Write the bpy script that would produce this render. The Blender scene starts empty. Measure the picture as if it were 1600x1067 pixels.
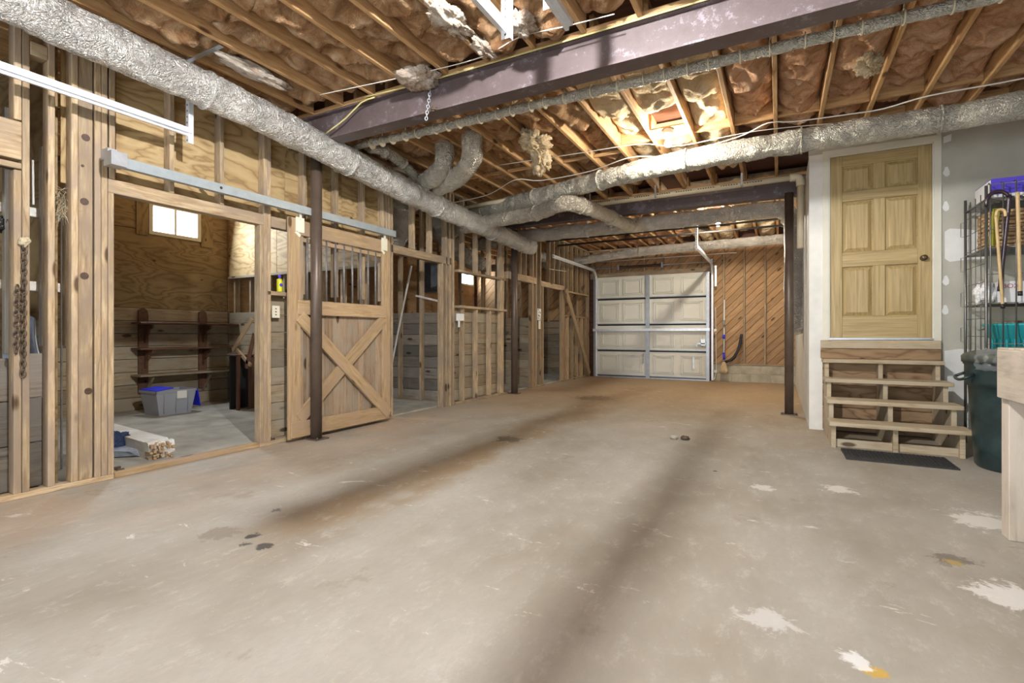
import bpy, bmesh, math, random
from mathutils import Vector, Matrix, noise
random.seed(7)
SC = bpy.context.scene
COL = SC.collection
PI = math.pi
# ------------------------------------------------------------------ camera, world, lights, exposure
EYE = 1.08
CS, SN = math.cos(math.radians(28.12)), math.sin(math.radians(28.12))
cam_d = bpy.data.cameras.new('camera'); cam = bpy.data.objects.new('camera', cam_d); COL.objects.link(cam)
cam_d.sensor_width = 36; cam_d.lens = 782 / 1600 * 36; cam_d.shift_y = -10.5 / 1600
cam_d.clip_start = .05
cam.location = (0, 0, EYE); cam.rotation_euler = (PI / 2, 0, math.radians(28.12))
SC.camera = cam
W = bpy.data.worlds.new('world'); SC.world = W; W.use_nodes = True
W.node_tree.nodes['Background'].inputs[0].default_value = (.86, .93, 1, 1)
W.node_tree.nodes['Background'].inputs[1].default_value = .8
SC.view_settings.view_transform = 'Standard'; SC.view_settings.look = 'None'
SC.view_settings.gamma = 1; SC.view_settings.use_curve_mapping = False
SC.view_settings.exposure = 0.76

def area(name, loc, rot, sx, sy, power, col):
    l = bpy.data.lights.new(name, 'AREA'); l.shape = 'RECTANGLE'; l.size = sx; l.size_y = sy
    l.energy = power; l.color = col
    o = bpy.data.objects.new(name, l); COL.objects.link(o); o.location = loc; o.rotation_euler = rot
    return o
# daylight through the two open near garage doors behind the camera, and through the small stall windows
area('daylight_left_door', (-2.75, -2.9, 1.3), (PI / 2 + .2, 0, 0), 2.8, 2.3, 70, (.86, .94, 1))
area('daylight_right_door', (.6, -2.9, 1.3), (PI / 2 + .2, 0, 0), 2.8, 2.3, 70, (.86, .94, 1))
area('daylight_stall_window', (-7.85, 4.25, 2.78), (0, PI / 2 + .25, 0), .34, .6, 40, (.85, .93, 1)).rotation_euler = (0, -PI / 2 + .2, 0)
area('daylight_far_window', (-7.85, 12.2, 2.7), (0, -PI / 2 + .2, 0), .3, .5, 9, (.85, .93, 1))
BULB_NEAR, BULB_MID, BULB_FAR, BULB_STALL = 5500, 850, 1500, 0

# ------------------------------------------------------------------ helpers
def ray(px, py):
    u = (px - 800) / 782; v = (523 - py) / 782
    return u * CS - SN, u * SN + CS, v
def onX(px, py, X):
    a, b, c = ray(px, py); d = X / a; return Vector((X, d * b, EYE + d * c))
def onY(px, py, Y):
    a, b, c = ray(px, py); d = Y / b; return Vector((d * a, Y, EYE + d * c))
def onZ(px, py, Z):
    a, b, c = ray(px, py); d = (Z - EYE) / c; return Vector((d * a, d * b, Z))
def yw(px, X=-4.4):
    return onX(px, 523, X).y

def setp(o, parent):
    if parent is not None:
        o.parent = parent
        o.matrix_parent_inverse = Matrix.Translation(-Vector(parent_loc(parent)))
def parent_loc(p):
    return p['_w'] if '_w' in p.keys() else p.matrix_world.translation
def thing(name, label, cat, loc=(0, 0, 0), group=None, kind=None):
    o = bpy.data.objects.new(name, None); COL.objects.link(o); o.location = loc
    o.empty_display_size = .1
    WL[o.name] = Vector(loc)
    if label: o['label'] = label
    if cat: o['category'] = cat
    if group: o['group'] = group
    if kind: o['kind'] = kind
    return o
WL = {}
def setp(o, parent):
    if parent is None: return
    if parent.name not in WL: WL[parent.name] = Vector((0, 0, 0))
    o.parent = parent
    o.matrix_parent_inverse = parent.matrix_basis.inverted()
def tag(o, label, cat, group=None, kind=None):
    o['label'] = label; o['category'] = cat
    if group: o['group'] = group
    if kind: o['kind'] = kind
    return o
def fix_origin(root):
    pass

_bc = {}
def cbox(L, Wd, T, m):
    b = min(.004, L * .15, Wd * .15, T * .15)
    key = (round(L, 3), round(Wd, 3), round(T, 3), m.name)
    if key in _bc: return _bc[key]
    h = (L / 2, Wd / 2, T / 2); vs = []; idx = {}
    for sx in (-1, 1):
        for sy in (-1, 1):
            for sz in (-1, 1):
                s = (sx, sy, sz)
                for ax in range(3):
                    p = [s[i] * (h[i] - (0 if i == ax else b)) for i in range(3)]
                    idx[(s, ax)] = len(vs); vs.append(p)
    fs = []
    for ax in range(3):
        a1, a2 = (ax + 1) % 3, (ax + 2) % 3
        for sg in (-1, 1):
            q = []
            for c1, c2 in ((-1, -1), (1, -1), (1, 1), (-1, 1)):
                s = [0, 0, 0]; s[ax] = sg; s[a1] = c1; s[a2] = c2; q.append(idx[(tuple(s), ax)])
            fs.append(q if sg > 0 else q[::-1])
    for ax in range(3):
        a1, a2 = (ax + 1) % 3, (ax + 2) % 3
        for c1 in (-1, 1):
            for c2 in (-1, 1):
                s0 = [0, 0, 0]; s0[ax] = -1; s0[a1] = c1; s0[a2] = c2; s1 = list(s0); s1[ax] = 1
                s0, s1 = tuple(s0), tuple(s1)
                q = [idx[(s0, a1)], idx[(s1, a1)], idx[(s1, a2)], idx[(s0, a2)]]
                fs.append(q if c1 * c2 < 0 else q[::-1])
    for sx in (-1, 1):
        for sy in (-1, 1):
            for sz in (-1, 1):
                s = (sx, sy, sz); q = [idx[(s, 0)], idx[(s, 1)], idx[(s, 2)]]
                fs.append(q if sx * sy * sz > 0 else q[::-1])
    me = bpy.data.meshes.new('box'); me.from_pydata(vs, [], fs); me.materials.append(m); me.update()
    _bc[key] = me
    return me

def beam(name, p0, p1, w, t, m, parent=None, up=(0, 0, 1)):
    """a board from p0 to p1; t is its size along `up`, w across"""
    p0, p1 = Vector(p0), Vector(p1); ax = (p1 - p0); L = ax.length; ax.normalize()
    upv = Vector(up); upv = (upv - ax * upv.dot(ax))
    if upv.length < 1e-4: upv = Vector((1, 0, 0)) - ax * ax.x
    upv.normalize(); sd = upv.cross(ax)
    o = bpy.data.objects.new(name, cbox(L, w, t, m)); COL.objects.link(o)
    mt = Matrix((ax, sd, upv)).transposed().to_4x4(); mt.translation = (p0 + p1) / 2
    o.matrix_basis = mt
    setp(o, parent); return o
def box(name, x, y, z, m, parent=None, long=None):
    c = [(x[0] + x[1]) / 2, (y[0] + y[1]) / 2, (z[0] + z[1]) / 2]; d = [abs(x[1] - x[0]), abs(y[1] - y[0]), abs(z[1] - z[0])]
    ax = max(range(3), key=lambda i: d[i]) if long is None else long
    p0 = list(c); p1 = list(c); p0[ax] -= d[ax] / 2; p1[ax] += d[ax] / 2
    if ax == 0: return beam(name, p0, p1, d[1], d[2], m, parent, (0, 0, 1))
    if ax == 1: return beam(name, p0, p1, d[0], d[2], m, parent, (0, 0, 1))
    return beam(name, p0, p1, d[1], d[0], m, parent, (1, 0, 0))

class MB:
    def __init__(s): s.v = []; s.f = []; s.sm = []
    def box(s, x, y, z):
        b = len(s.v)
        s.v += [(X, Y, Z) for X in x for Y in y for Z in z]
        for q in ((0, 1, 3, 2), (4, 6, 7, 5), (0, 4, 5, 1), (2, 3, 7, 6), (0, 2, 6, 4), (1, 5, 7, 3)):
            s.f.append([b + i for i in q]); s.sm.append(False)
        return s
    def obox(s, p0, p1, w, t, up=(0, 0, 1)):
        p0, p1 = Vector(p0), Vector(p1); ax = (p1 - p0).normalized(); u = Vector(up); u = u - ax * u.dot(ax)
        if u.length < 1e-4: u = Vector((1, 0, 0)) - ax * ax.x
        u.normalize(); sd = u.cross(ax); b = len(s.v)
        for p in (p0, p1):
            for a in (-1, 1):
                for c in (-1, 1): s.v.append(tuple(p + sd * a * w / 2 + u * c * t / 2))
        for q in ((0, 1, 3, 2), (4, 6, 7, 5), (0, 4, 5, 1), (2, 3, 7, 6), (0, 2, 6, 4), (1, 5, 7, 3)):
            s.f.append([b + i for i in q]); s.sm.append(False)
        return s
    def tube(s, pts, r, n=10, caps=True, disp=None, smooth=True):
        pts = [Vector(p) for p in pts]; b = len(s.v); N = len(pts)
        rr = r if callable(r) else (lambda i: r)
        t0 = (pts[1] - pts[0]).normalized(); u = Vector((0, 0, 1)) if abs(t0.z) < .9 else Vector((1, 0, 0))
        u = (u - t0 * u.dot(t0)).normalized()
        for i, p in enumerate(pts):
            t = (pts[min(i + 1, N - 1)] - pts[max(i - 1, 0)]).normalized()
            u = (u - t * u.dot(t)).normalized(); w = t.cross(u)
            for k in range(n):
                a = 2 * PI * k / n; dr = u * math.cos(a) + w * math.sin(a); q = p + dr * rr(i)
                if disp: q = q + dr * disp(q, i)
                s.v.append(tuple(q))
        for i in range(N - 1):
            for k in range(n):
                s.f.append([b + i * n + k, b + i * n + (k + 1) % n, b + (i + 1) * n + (k + 1) % n, b + (i + 1) * n + k]); s.sm.append(smooth)
        if caps:
            s.f.append([b + k for k in range(n)][::-1]); s.f.append([b + (N - 1) * n + k for k in range(n)]); s.sm += [False, False]
        return s
    def lathe(s, c, prof, n=24, smooth=True, ov=1.0):
        b = len(s.v)
        for r, z in prof:
            for k in range(n):
                a = 2 * PI * k / n; s.v.append((c[0] + r * math.cos(a), c[1] + r * ov * math.sin(a), c[2] + z))
        for i in range(len(prof) - 1):
            for k in range(n):
                s.f.append([b + i * n + k, b + i * n + (k + 1) % n, b + (i + 1) * n + (k + 1) % n, b + (i + 1) * n + k]); s.sm.append(smooth)
        return s
    def prism(s, poly, off):
        """poly: list of 3d points, extruded by vector off"""
        b = len(s.v); n = len(poly); off = Vector(off)
        s.v += [tuple(Vector(p)) for p in poly] + [tuple(Vector(p) + off) for p in poly]
        s.f.append([b + i for i in range(n)][::-1]); s.f.append([b + n + i for i in range(n)]); s.sm += [False] * 2
        for i in range(n):
            s.f.append([b + i, b + (i + 1) % n, b + n + (i + 1) % n, b + n + i]); s.sm.append(False)
        return s
    def build(s, name, m, parent=None, recalc=True):
        # origin at the middle of the foot
        xs = [v[0] for v in s.v]; ys = [v[1] for v in s.v]; zs = [v[2] for v in s.v]
        o0 = Vector(((min(xs) + max(xs)) / 2, (min(ys) + max(ys)) / 2, min(zs)))
        me = bpy.data.meshes.new(name); me.from_pydata([tuple(Vector(v) - o0) for v in s.v], [], s.f)
        me.materials.append(m); me.polygons.foreach_set('use_smooth', s.sm); me.update()
        if recalc:
            bm = bmesh.new(); bm.from_mesh(me); bmesh.ops.recalc_face_normals(bm, faces=bm.faces); bm.to_mesh(me); bm.free()
        o = bpy.data.objects.new(name, me); COL.objects.link(o); o.location = o0
        setp(o, parent); return o

def smooth_path(P, step=.08):
    P = [Vector(p) for p in P]; out = []
    Q = [P[0] * 2 - P[1]] + P + [P[-1] * 2 - P[-2]]
    for i in range(1, len(Q) - 2):
        a, b, c, d = Q[i - 1], Q[i], Q[i + 1], Q[i + 2]; n = max(2, int((c - b).length / step))
        for k in range(n):
            t = k / n
            out.append(.5 * ((2 * b) + (c - a) * t + (2 * a - 5 * b + 4 * c - d) * t * t + (3 * b - a - 3 * c + d) * t ** 3))
    out.append(P[-1]); return out

# ------------------------------------------------------------------ materials
def mat(name):
    m = bpy.data.materials.new(name); m.use_nodes = True
    nt = m.node_tree; return m, nt, nt.nodes['Principled BSDF']
def N(nt, t, **k):
    n = nt.nodes.new(t)
    for a, b in k.items():
        if a == 'inp':
            for i, v in b.items(): n.inputs[i].default_value = v
        else: setattr(n, a, b)
    return n
def ramp(nt, stops):
    r = nt.nodes.new('ShaderNodeValToRGB'); e = r.color_ramp.elements
    while len(e) < len(stops): e.new(.5)
    for i, (p, c) in enumerate(stops): e[i].position = p; e[i].color = (*c, 1)
    return r
def L(nt, a, b): nt.links.new(a, b)
def coords(nt, scale, rnd=True, world=False):
    tc = N(nt, 'ShaderNodeTexCoord'); mp = N(nt, 'ShaderNodeMapping'); mp.inputs['Scale'].default_value = scale
    if world:
        g = N(nt, 'ShaderNodeNewGeometry'); L(nt, g.outputs['Position'], mp.inputs['Vector'])
    else: L(nt, tc.outputs['Object'], mp.inputs['Vector'])
    if rnd:
        oi = N(nt, 'ShaderNodeObjectInfo'); mu = N(nt, 'ShaderNodeMath', operation='MULTIPLY'); mu.inputs[1].default_value = 57
        L(nt, oi.outputs['Random'], mu.inputs[0])
        cb = N(nt, 'ShaderNodeCombineXYZ')
        for i in range(3): L(nt, mu.outputs[0], cb.inputs[i])
        L(nt, cb.outputs[0], mp.inputs['Location'])
    return mp.outputs[0]

def wood(name, dark, mid, light, rough=.75, var=.35, knots=True, grain=14, weather=None, bump=.25):
    m, nt, bs = mat(name)
    v = coords(nt, (1.3, grain, grain))
    n1 = N(nt, 'ShaderNodeTexNoise', inp={'Scale': 3.0, 'Detail': 6, 'Roughness': .6, 'Distortion': .8}); L(nt, v, n1.inputs['Vector'])
    r = ramp(nt, [(.25, dark), (.48, mid), (.72, light)]); L(nt, n1.outputs['Fac'], r.inputs[0]); col = r.outputs[0]
    if weather:
        v2 = coords(nt, (2, 3, 3)); n2 = N(nt, 'ShaderNodeTexNoise', inp={'Scale': 1.6, 'Detail': 5}); L(nt, v2, n2.inputs['Vector'])
        rr = ramp(nt, [(.42, (0, 0, 0)), (.62, (1, 1, 1))]); L(nt, n2.outputs['Fac'], rr.inputs[0])
        mx = N(nt, 'ShaderNodeMix', data_type='RGBA'); L(nt, rr.outputs[0], mx.inputs[0]); L(nt, col, mx.inputs[6]); mx.inputs[7].default_value = (*weather, 1); col = mx.outputs[2]
    if knots:
        v3 = coords(nt, (2.0, 5.5, 5.5)); vo = N(nt, 'ShaderNodeTexVoronoi', inp={'Scale': 1.0, 'Randomness': 1}); L(nt, v3, vo.inputs['Vector'])
        kr = ramp(nt, [(.09, (1, 1, 1)), (.15, (0, 0, 0))]); L(nt, vo.outputs['Distance'], kr.inputs[0])
        mk = N(nt, 'ShaderNodeMix', data_type='RGBA'); L(nt, kr.outputs[0], mk.inputs[0]); L(nt, col, mk.inputs[6]); mk.inputs[7].default_value = (dark[0] * .4, dark[1] * .35, dark[2] * .3, 1); col = mk.outputs[2]
    oi = N(nt, 'ShaderNodeObjectInfo'); hs = N(nt, 'ShaderNodeHueSaturation'); mr = N(nt, 'ShaderNodeMapRange')
    mr.inputs['To Min'].default_value = 1 - var; mr.inputs['To Max'].default_value = 1 + var * .7
    L(nt, oi.outputs['Random'], mr.inputs['Value']); L(nt, mr.outputs[0], hs.inputs['Value']); L(nt, col, hs.inputs['Color'])
    L(nt, hs.outputs[0], bs.inputs['Base Color']); bs.inputs['Roughness'].default_value = rough
    bp = N(nt, 'ShaderNodeBump', inp={'Strength': bump, 'Distance': .01}); L(nt, n1.outputs['Fac'], bp.inputs['Height']); L(nt, bp.outputs[0], bs.inputs['Normal'])
    return m
def plain(name, col, rough=.6, metal=0, nscale=0, namt=.15, bump=0, trans=0, alpha=1, bscale=None, world=False):
    m, nt, bs = mat(name)
    bs.inputs['Roughness'].default_value = rough; bs.inputs['Metallic'].default_value = metal
    bs.inputs['Transmission Weight'].default_value = trans; bs.inputs['Alpha'].default_value = alpha
    if nscale:
        v = coords(nt, (1, 1, 1), world=world, rnd=not world)
        n = N(nt, 'ShaderNodeTexNoise', inp={'Scale': nscale, 'Detail': 6, 'Roughness': .6}); L(nt, v, n.inputs['Vector'])
        r = ramp(nt, [(.3, tuple(c * (1 - namt) for c in col)), (.7, tuple(min(1, c * (1 + namt)) for c in col))])
        L(nt, n.outputs['Fac'], r.inputs[0]); L(nt, r.outputs[0], bs.inputs['Base Color'])
        if bump:
            n2 = N(nt, 'ShaderNodeTexNoise', inp={'Scale': bscale or nscale * 3, 'Detail': 4}); L(nt, v, n2.inputs['Vector'])
            bp = N(nt, 'ShaderNodeBump', inp={'Strength': bump, 'Distance': .01}); L(nt, n2.outputs['Fac'], bp.inputs['Height']); L(nt, bp.outputs[0], bs.inputs['Normal'])
    else: bs.inputs['Base Color'].default_value = (*col, 1)
    return m
def emis(name, col, s):
    m, nt, bs = mat(name); bs.inputs['Base Color'].default_value = (*col, 1)
    bs.inputs['Emission Color'].default_value = (*col, 1); bs.inputs['Emission Strength'].default_value = s; return m
def foil(name, base, rough, seamrings=True, metal=.75, bmp=.8):
    m, nt, bs = mat(name)
    v = coords(nt, (1, 1, 1), world=True, rnd=False)
    n = N(nt, 'ShaderNodeTexNoise', inp={'Scale': 38, 'Detail': 7, 'Roughness': .65, 'Distortion': 1.0}); L(nt, v, n.inputs['Vector'])
    vo = N(nt, 'ShaderNodeTexVoronoi', feature='DISTANCE_TO_EDGE', inp={'Scale': 16}); 
    n3 = N(nt, 'ShaderNodeTexNoise', inp={'Scale': 5, 'Detail': 3}); L(nt, v, n3.inputs['Vector'])
    va = N(nt, 'ShaderNodeVectorMath', operation='ADD'); L(nt, v, va.inputs[0]); L(nt, n3.outputs['Color'], va.inputs[1]); L(nt, va.outputs[0], vo.inputs['Vector'])
    ad = N(nt, 'ShaderNodeMath', operation='MULTIPLY_ADD'); ad.inputs[1].default_value = 1.2; L(nt, vo.outputs['Distance'], ad.inputs[0]); L(nt, n.outputs['Fac'], ad.inputs[2])
    bp = N(nt, 'ShaderNodeBump', inp={'Strength': bmp, 'Distance': .012}); L(nt, ad.outputs[0], bp.inputs['Height'])
    n4 = N(nt, 'ShaderNodeTexNoise', inp={'Scale': 11, 'Detail': 3, 'Roughness': .5, 'Distortion': 2.5}); L(nt, v, n4.inputs['Vector'])
    rg = N(nt, 'ShaderNodeMath', operation='PINGPONG'); rg.inputs[1].default_value = .12; L(nt, n4.outputs['Fac'], rg.inputs[0])
    b2 = N(nt, 'ShaderNodeBump', inp={'Strength': .9, 'Distance': .12}); L(nt, rg.outputs[0], b2.inputs['Height']); L(nt, bp.outputs[0], b2.inputs['Normal']); L(nt, b2.outputs[0], bs.inputs['Normal'])
    r = ramp(nt, [(.3, tuple(c * .75 for c in base)), (.7, base)]); L(nt, n3.outputs['Fac'], r.inputs[0]); L(nt, r.outputs[0], bs.inputs['Base Color'])
    bs.inputs['Metallic'].default_value = metal; bs.inputs['Roughness'].default_value = rough
    return m

M = {}
M['stud'] = wood('stud_wood', (.22, .14, .07), (.42, .30, .175), (.60, .475, .31), var=.25, weather=(.33, .245, .17))
M['studfar'] = wood('stud_wood_far', (.22, .13, .065), (.38, .25, .13), (.52, .37, .21), var=.25, weather=(.33, .24, .15))
M['joist'] = wood('joist_wood', (.32, .16, .06), (.52, .30, .13), (.68, .44, .22), var=.2, bump=.1)
M['old'] = wood('weathered_plank', (.18, .125, .07), (.33, .25, .155), (.45, .36, .24), var=.3, weather=(.36, .31, .225))
M['oldgrey'] = wood('grey_plank', (.10, .085, .07), (.20, .165, .13), (.32, .27, .21), var=.45, weather=(.22, .2, .17))
M['doorwood'] = wood('stall_door_wood', (.20, .12, .065), (.34, .23, .14), (.47, .34, .22), var=.22, weather=(.36, .29, .21))
M['doorframe'] = wood('stall_door_frame_wood', (.27, .16, .075), (.42, .285, .15), (.54, .40, .23), var=.12, weather=(.42, .29, .18))
M['dark'] = wood('dark_stained_wood', (.07, .03, .018), (.13, .06, .035), (.2, .10, .06), var=.2, rough=.5)
M['siding'] = wood('cedar_siding', (.32, .18, .085), (.42, .25, .12), (.52, .33, .17), var=.2, grain=7)
M['tread'] = wood('stair_wood', (.28, .2, .12), (.46, .36, .23), (.58, .47, .32), var=.12, weather=(.5, .42, .3))
M['bench'] = wood('bench_wood', (.33, .27, .2), (.46, .395, .31), (.58, .51, .41), var=.12, knots=False, weather=(.56, .48, .4), grain=10)
M['whitewood'] = wood('white_painted_wood', (.55, .53, .48), (.7, .69, .65), (.8, .79, .75), var=.1, knots=False, weather=(.6, .55, .47))
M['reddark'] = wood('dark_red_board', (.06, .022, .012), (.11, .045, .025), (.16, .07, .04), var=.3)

def plywood(name, a, b, c):
    m, nt, bs = mat(name)
    v = coords(nt, (1.0, 3.2, 3.2))
    n0 = N(nt, 'ShaderNodeTexNoise', inp={'Scale': 1.6, 'Detail': 3}); L(nt, v, n0.inputs['Vector'])
    va = N(nt, 'ShaderNodeVectorMath', operation='ADD'); L(nt, v, va.inputs[0]); L(nt, n0.outputs['Color'], va.inputs[1])
    w = N(nt, 'ShaderNodeTexNoise', inp={'Scale': .9, 'Detail': 1.5, 'Roughness': .4}); L(nt, va.outputs[0], w.inputs['Vector'])
    mu = N(nt, 'ShaderNodeMath', operation='MULTIPLY'); mu.inputs[1].default_value = 22; L(nt, w.outputs['Fac'], mu.inputs[0])
    fr = N(nt, 'ShaderNodeMath', operation='PINGPONG'); fr.inputs[1].default_value = 1; L(nt, mu.outputs[0], fr.inputs[0])
    r = ramp(nt, [(0, a), (.35, b), (1, c)]); L(nt, fr.outputs[0], r.inputs[0])
    v3 = coords(nt, (1.6, 2.6, 2.6)); vo = N(nt, 'ShaderNodeTexVoronoi', inp={'Scale': 1.6}); L(nt, v3, vo.inputs['Vector'])
    kr = ramp(nt, [(.04, (1, 1, 1)), (.09, (0, 0, 0))]); L(nt, vo.outputs['Distance'], kr.inputs[0])
    mk = N(nt, 'ShaderNodeMix', data_type='RGBA'); L(nt, kr.outputs[0], mk.inputs[0]); L(nt, r.outputs[0], mk.inputs[6]); mk.inputs[7].default_value = (.08, .035, .015, 1)
    L(nt, mk.outputs[2], bs.inputs['Base Color']); bs.inputs['Roughness'].default_value = .7
    return m
M['ply'] = plywood('plywood', (.27, .165, .07), (.40, .275, .125), (.47, .34, .17))
M['plydark'] = plywood('stained_plywood', (.19, .12, .05), (.27, .185, .085), (.33, .235, .115))
M['plytread'] = plywood('riser_plywood', (.17, .09, .04), (.27, .165, .08), (.33, .21, .11))

def insul(name, pal):
    m, nt, bs = mat(name)
    v = coords(nt, (1, 1, 1))
    n = N(nt, 'ShaderNodeTexNoise', inp={'Scale': 5.5, 'Detail': 8, 'Roughness': .62, 'Distortion': 1.2}); L(nt, v, n.inputs['Vector'])
    r = ramp(nt, pal); L(nt, n.outputs['Fac'], r.inputs[0])
    n2 = N(nt, 'ShaderNodeTexNoise', inp={'Scale': 22, 'Detail': 8, 'Roughness': .7, 'Distortion': 2.0}); L(nt, v, n2.inputs['Vector'])
    ad = N(nt, 'ShaderNodeMath', operation='ADD'); L(nt, n.outputs['Fac'], ad.inputs[0]); L(nt, n2.outputs['Fac'], ad.inputs[1])
    bp = N(nt, 'ShaderNodeBump', inp={'Strength': .9, 'Distance': .03}); L(nt, ad.outputs[0], bp.inputs['Height']); L(nt, bp.outputs[0], bs.inputs['Normal'])
    L(nt, r.outputs[0], bs.inputs['Base Color']); bs.inputs['Roughness'].default_value = 1
    bs.inputs['Specular IOR Level'].default_value = .1
    return m
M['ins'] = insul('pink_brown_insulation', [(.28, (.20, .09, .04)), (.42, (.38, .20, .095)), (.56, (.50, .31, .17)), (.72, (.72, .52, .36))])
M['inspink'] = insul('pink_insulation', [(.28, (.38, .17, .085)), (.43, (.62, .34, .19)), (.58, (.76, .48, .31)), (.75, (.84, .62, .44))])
M['inscreamlit'] = insul('cream_lit_insulation', [(.25, (.55, .37, .2)), (.5, (.78, .6, .38)), (.75, (.88, .76, .56))])  # same fluff, with the bulbs' cream glow painted into its colour
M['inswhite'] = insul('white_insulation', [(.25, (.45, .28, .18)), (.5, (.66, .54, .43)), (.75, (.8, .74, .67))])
M['foil'] = foil('silver_foil', (.92, .895, .84), .27, metal=.6, bmp=1.0)
M['foilwarm'] = foil('tan_foil', (.9, .84, .72), .26, metal=.55, bmp=1.0)
M['foilcream'] = foil('cream_foil_wrap', (.86, .82, .71), .38, metal=.3, bmp=1.0)
def steel():
    m, nt, bs = mat('primed_steel'); v = coords(nt, (1, 1, 1), world=True, rnd=False)
    n = N(nt, 'ShaderNodeTexNoise', inp={'Scale': 5, 'Detail': 10, 'Roughness': .85}); L(nt, v, n.inputs['Vector'])
    r = ramp(nt, [(.3, (.10, .075, .07)), (.56, (.135, .10, .10)), (.575, (.22, .185, .205)), (.75, (.27, .235, .265))]); L(nt, n.outputs['Fac'], r.inputs[0])
    L(nt, r.outputs[0], bs.inputs['Base Color']); bs.inputs['Roughness'].default_value = .45; bs.inputs['Metallic'].default_value = .15
    return m
M['steel'] = steel()
M['column'] = plain('brown_steel_paint', (.115, .08, .06), .4, .2, 4, .25)
M['galv'] = plain('galvanised_steel', (.45, .47, .5), .35, .75, 12, .12)
M['galvwhite'] = plain('bright_zinc', (.8, .82, .86), .35, .5, 12, .08)
M['track'] = plain('grey_painted_track', (.33, .37, .39), .45, .3, 10, .1)
M['iron'] = plain('rusty_iron', (.12, .085, .06), .6, .5, 25, .4)
M['ironbar'] = plain('dull_grey_iron', (.22, .2, .19), .5, .3, 20, .2)
M['knot'] = plain('dark_wood_knot', (.075, .04, .025), .6, 0, 60, .5)
M['black'] = plain('black_plastic', (.02, .02, .022), .45)
M['blackpipe'] = plain('black_iron_pipe', (.025, .022, .02), .5, .2)
M['pvc'] = plain('cream_plastic_pipe', (.68, .6, .44), .4, 0, 6, .06)
M['wire'] = plain('white_cable', (.75, .72, .65), .5)
M['wireyellow'] = plain('yellow_cable', (.62, .55, .22), .5)
M['whitepaint'] = plain('white_wall_paint', (.74, .72, .67), .6, 0, 5, .08, .05)
M['drywall'] = plain('grey_drywall', (.47, .45, .38), .85, 0, 2.5, .12)
M['mud'] = plain('white_joint_compound', (.76, .75, .72), .8, 0, 6, .04)
M['trim'] = plain('cream_trim_paint', (.70, .67, .56), .45, 0, 4, .06)
M['garage'] = plain('off_white_door_panel', (.72, .70, .62), .5, 0, 3, .04)
M['rubber'] = plain('black_rubber', (.03, .03, .03), .7)
M['bin'] = plain('dark_green_bin_plastic', (.022, .042, .042), .4, 0, 6, .5, .1)
M['binlid'] = plain('dusty_bin_lid', (.075, .085, .07), .55, 0, 6, .4, .1)
M['film'] = plain('clear_plastic_film', (.85, .87, .9), .15, 0, 0, trans=.0, alpha=.12)
M['tote'] = plain('clear_tote_plastic', (.45, .47, .52), .3, alpha=.75)
M['blue'] = plain('blue_plastic', (.02, .035, .75), .35)
M['paper'] = plain('white_paper', (.8, .79, .75), .7)
M['purple'] = plain('violet_blue_card', (.075, .05, .48), .45)
M['card'] = plain('white_carton', (.78, .77, .78), .6, 0, 6, .06)
M['teal'] = plain('teal_plastic', (.03, .38, .42), .35)
M['basket'] = plain('tan_rattan', (.5, .33, .17), .7, 0, 20, .3)
M['cane'] = plain('tan_bamboo', (.6, .42, .2), .45, 0, 10, .15)
M['canedark'] = plain('dark_lacquered_wood', (.035, .02, .03), .25)
M['wirerack'] = plain('grey_wire', (.2, .2, .19), .35, .7)
M['olive'] = plain('olive_yellow_card', (.33, .3, .03), .5)
M['bag'] = plain('white_plastic_bag', (.8, .8, .8), .35, 0, 12, .1, .6)
M['leaf'] = plain('dry_plant_litter', (.3, .24, .16), .9, 0, 20, .5)
M['green'] = plain('yellow_green_leaf', (.35, .42, .06), .7)
M['yellow'] = plain('yellow_bottle_plastic', (.62, .62, .02), .35)
M['ivory'] = plain('ivory_plastic', (.8, .75, .6), .4)
M['brass'] = plain('aged_brass', (.16, .12, .07), .3, .8)
M['tarp'] = plain('grey_tarp', (.13, .14, .15), .3, .1, 6, .4, .4)
M['bluewhite'] = plain('pale_plastic_sheet', (.5, .56, .65), .25, .1, 10, .25, .5)
M['denim'] = plain('navy_cloth', (.02, .035, .09), .8, 0, 14, .4, .5)
M['straw'] = plain('dried_straw', (.5, .42, .28), .9)
M['mop'] = plain('tan_mop_fibre', (.55, .42, .24), .9, 0, 40, .3)
M['block'] = plain('grey_concrete_block', (.42, .38, .29), .9, 0, 4, .25, .4, bscale=60)
M['glass'] = emis('daylit_window_glass', (.95, .98, 1), 3.0)
M['bulb'] = emis('lit_bulb', (1, .95, .82), BULB_MID)
M['bulbn'] = emis('lit_bulb_near', (.97, .985, 1), BULB_NEAR)
M['bulbf'] = emis('lit_bulb_far', (1, .94, .8), BULB_FAR)
M['porc'] = plain('white_porcelain', (.75, .73, .68), .3)
def oak(sc=(1.2, 30, 30)):
    m, nt, bs = mat('oak_door'); v = coords(nt, sc)
    n = N(nt, 'ShaderNodeTexNoise', inp={'Scale': 1.6, 'Detail': 6, 'Roughness': .6, 'Distortion': .3}); L(nt, v, n.inputs['Vector'])
    r = ramp(nt, [(.3, (.31, .215, .085)), (.5, (.43, .31, .135)), (.7, (.52, .39, .19))]); L(nt, n.outputs['Fac'], r.inputs[0])
    L(nt, r.outputs[0], bs.inputs['Base Color']); bs.inputs['Roughness'].default_value = .45
    return m
M['oak'] = oak(); M['oakv'] = oak((30, 30, 1.2))
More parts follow.
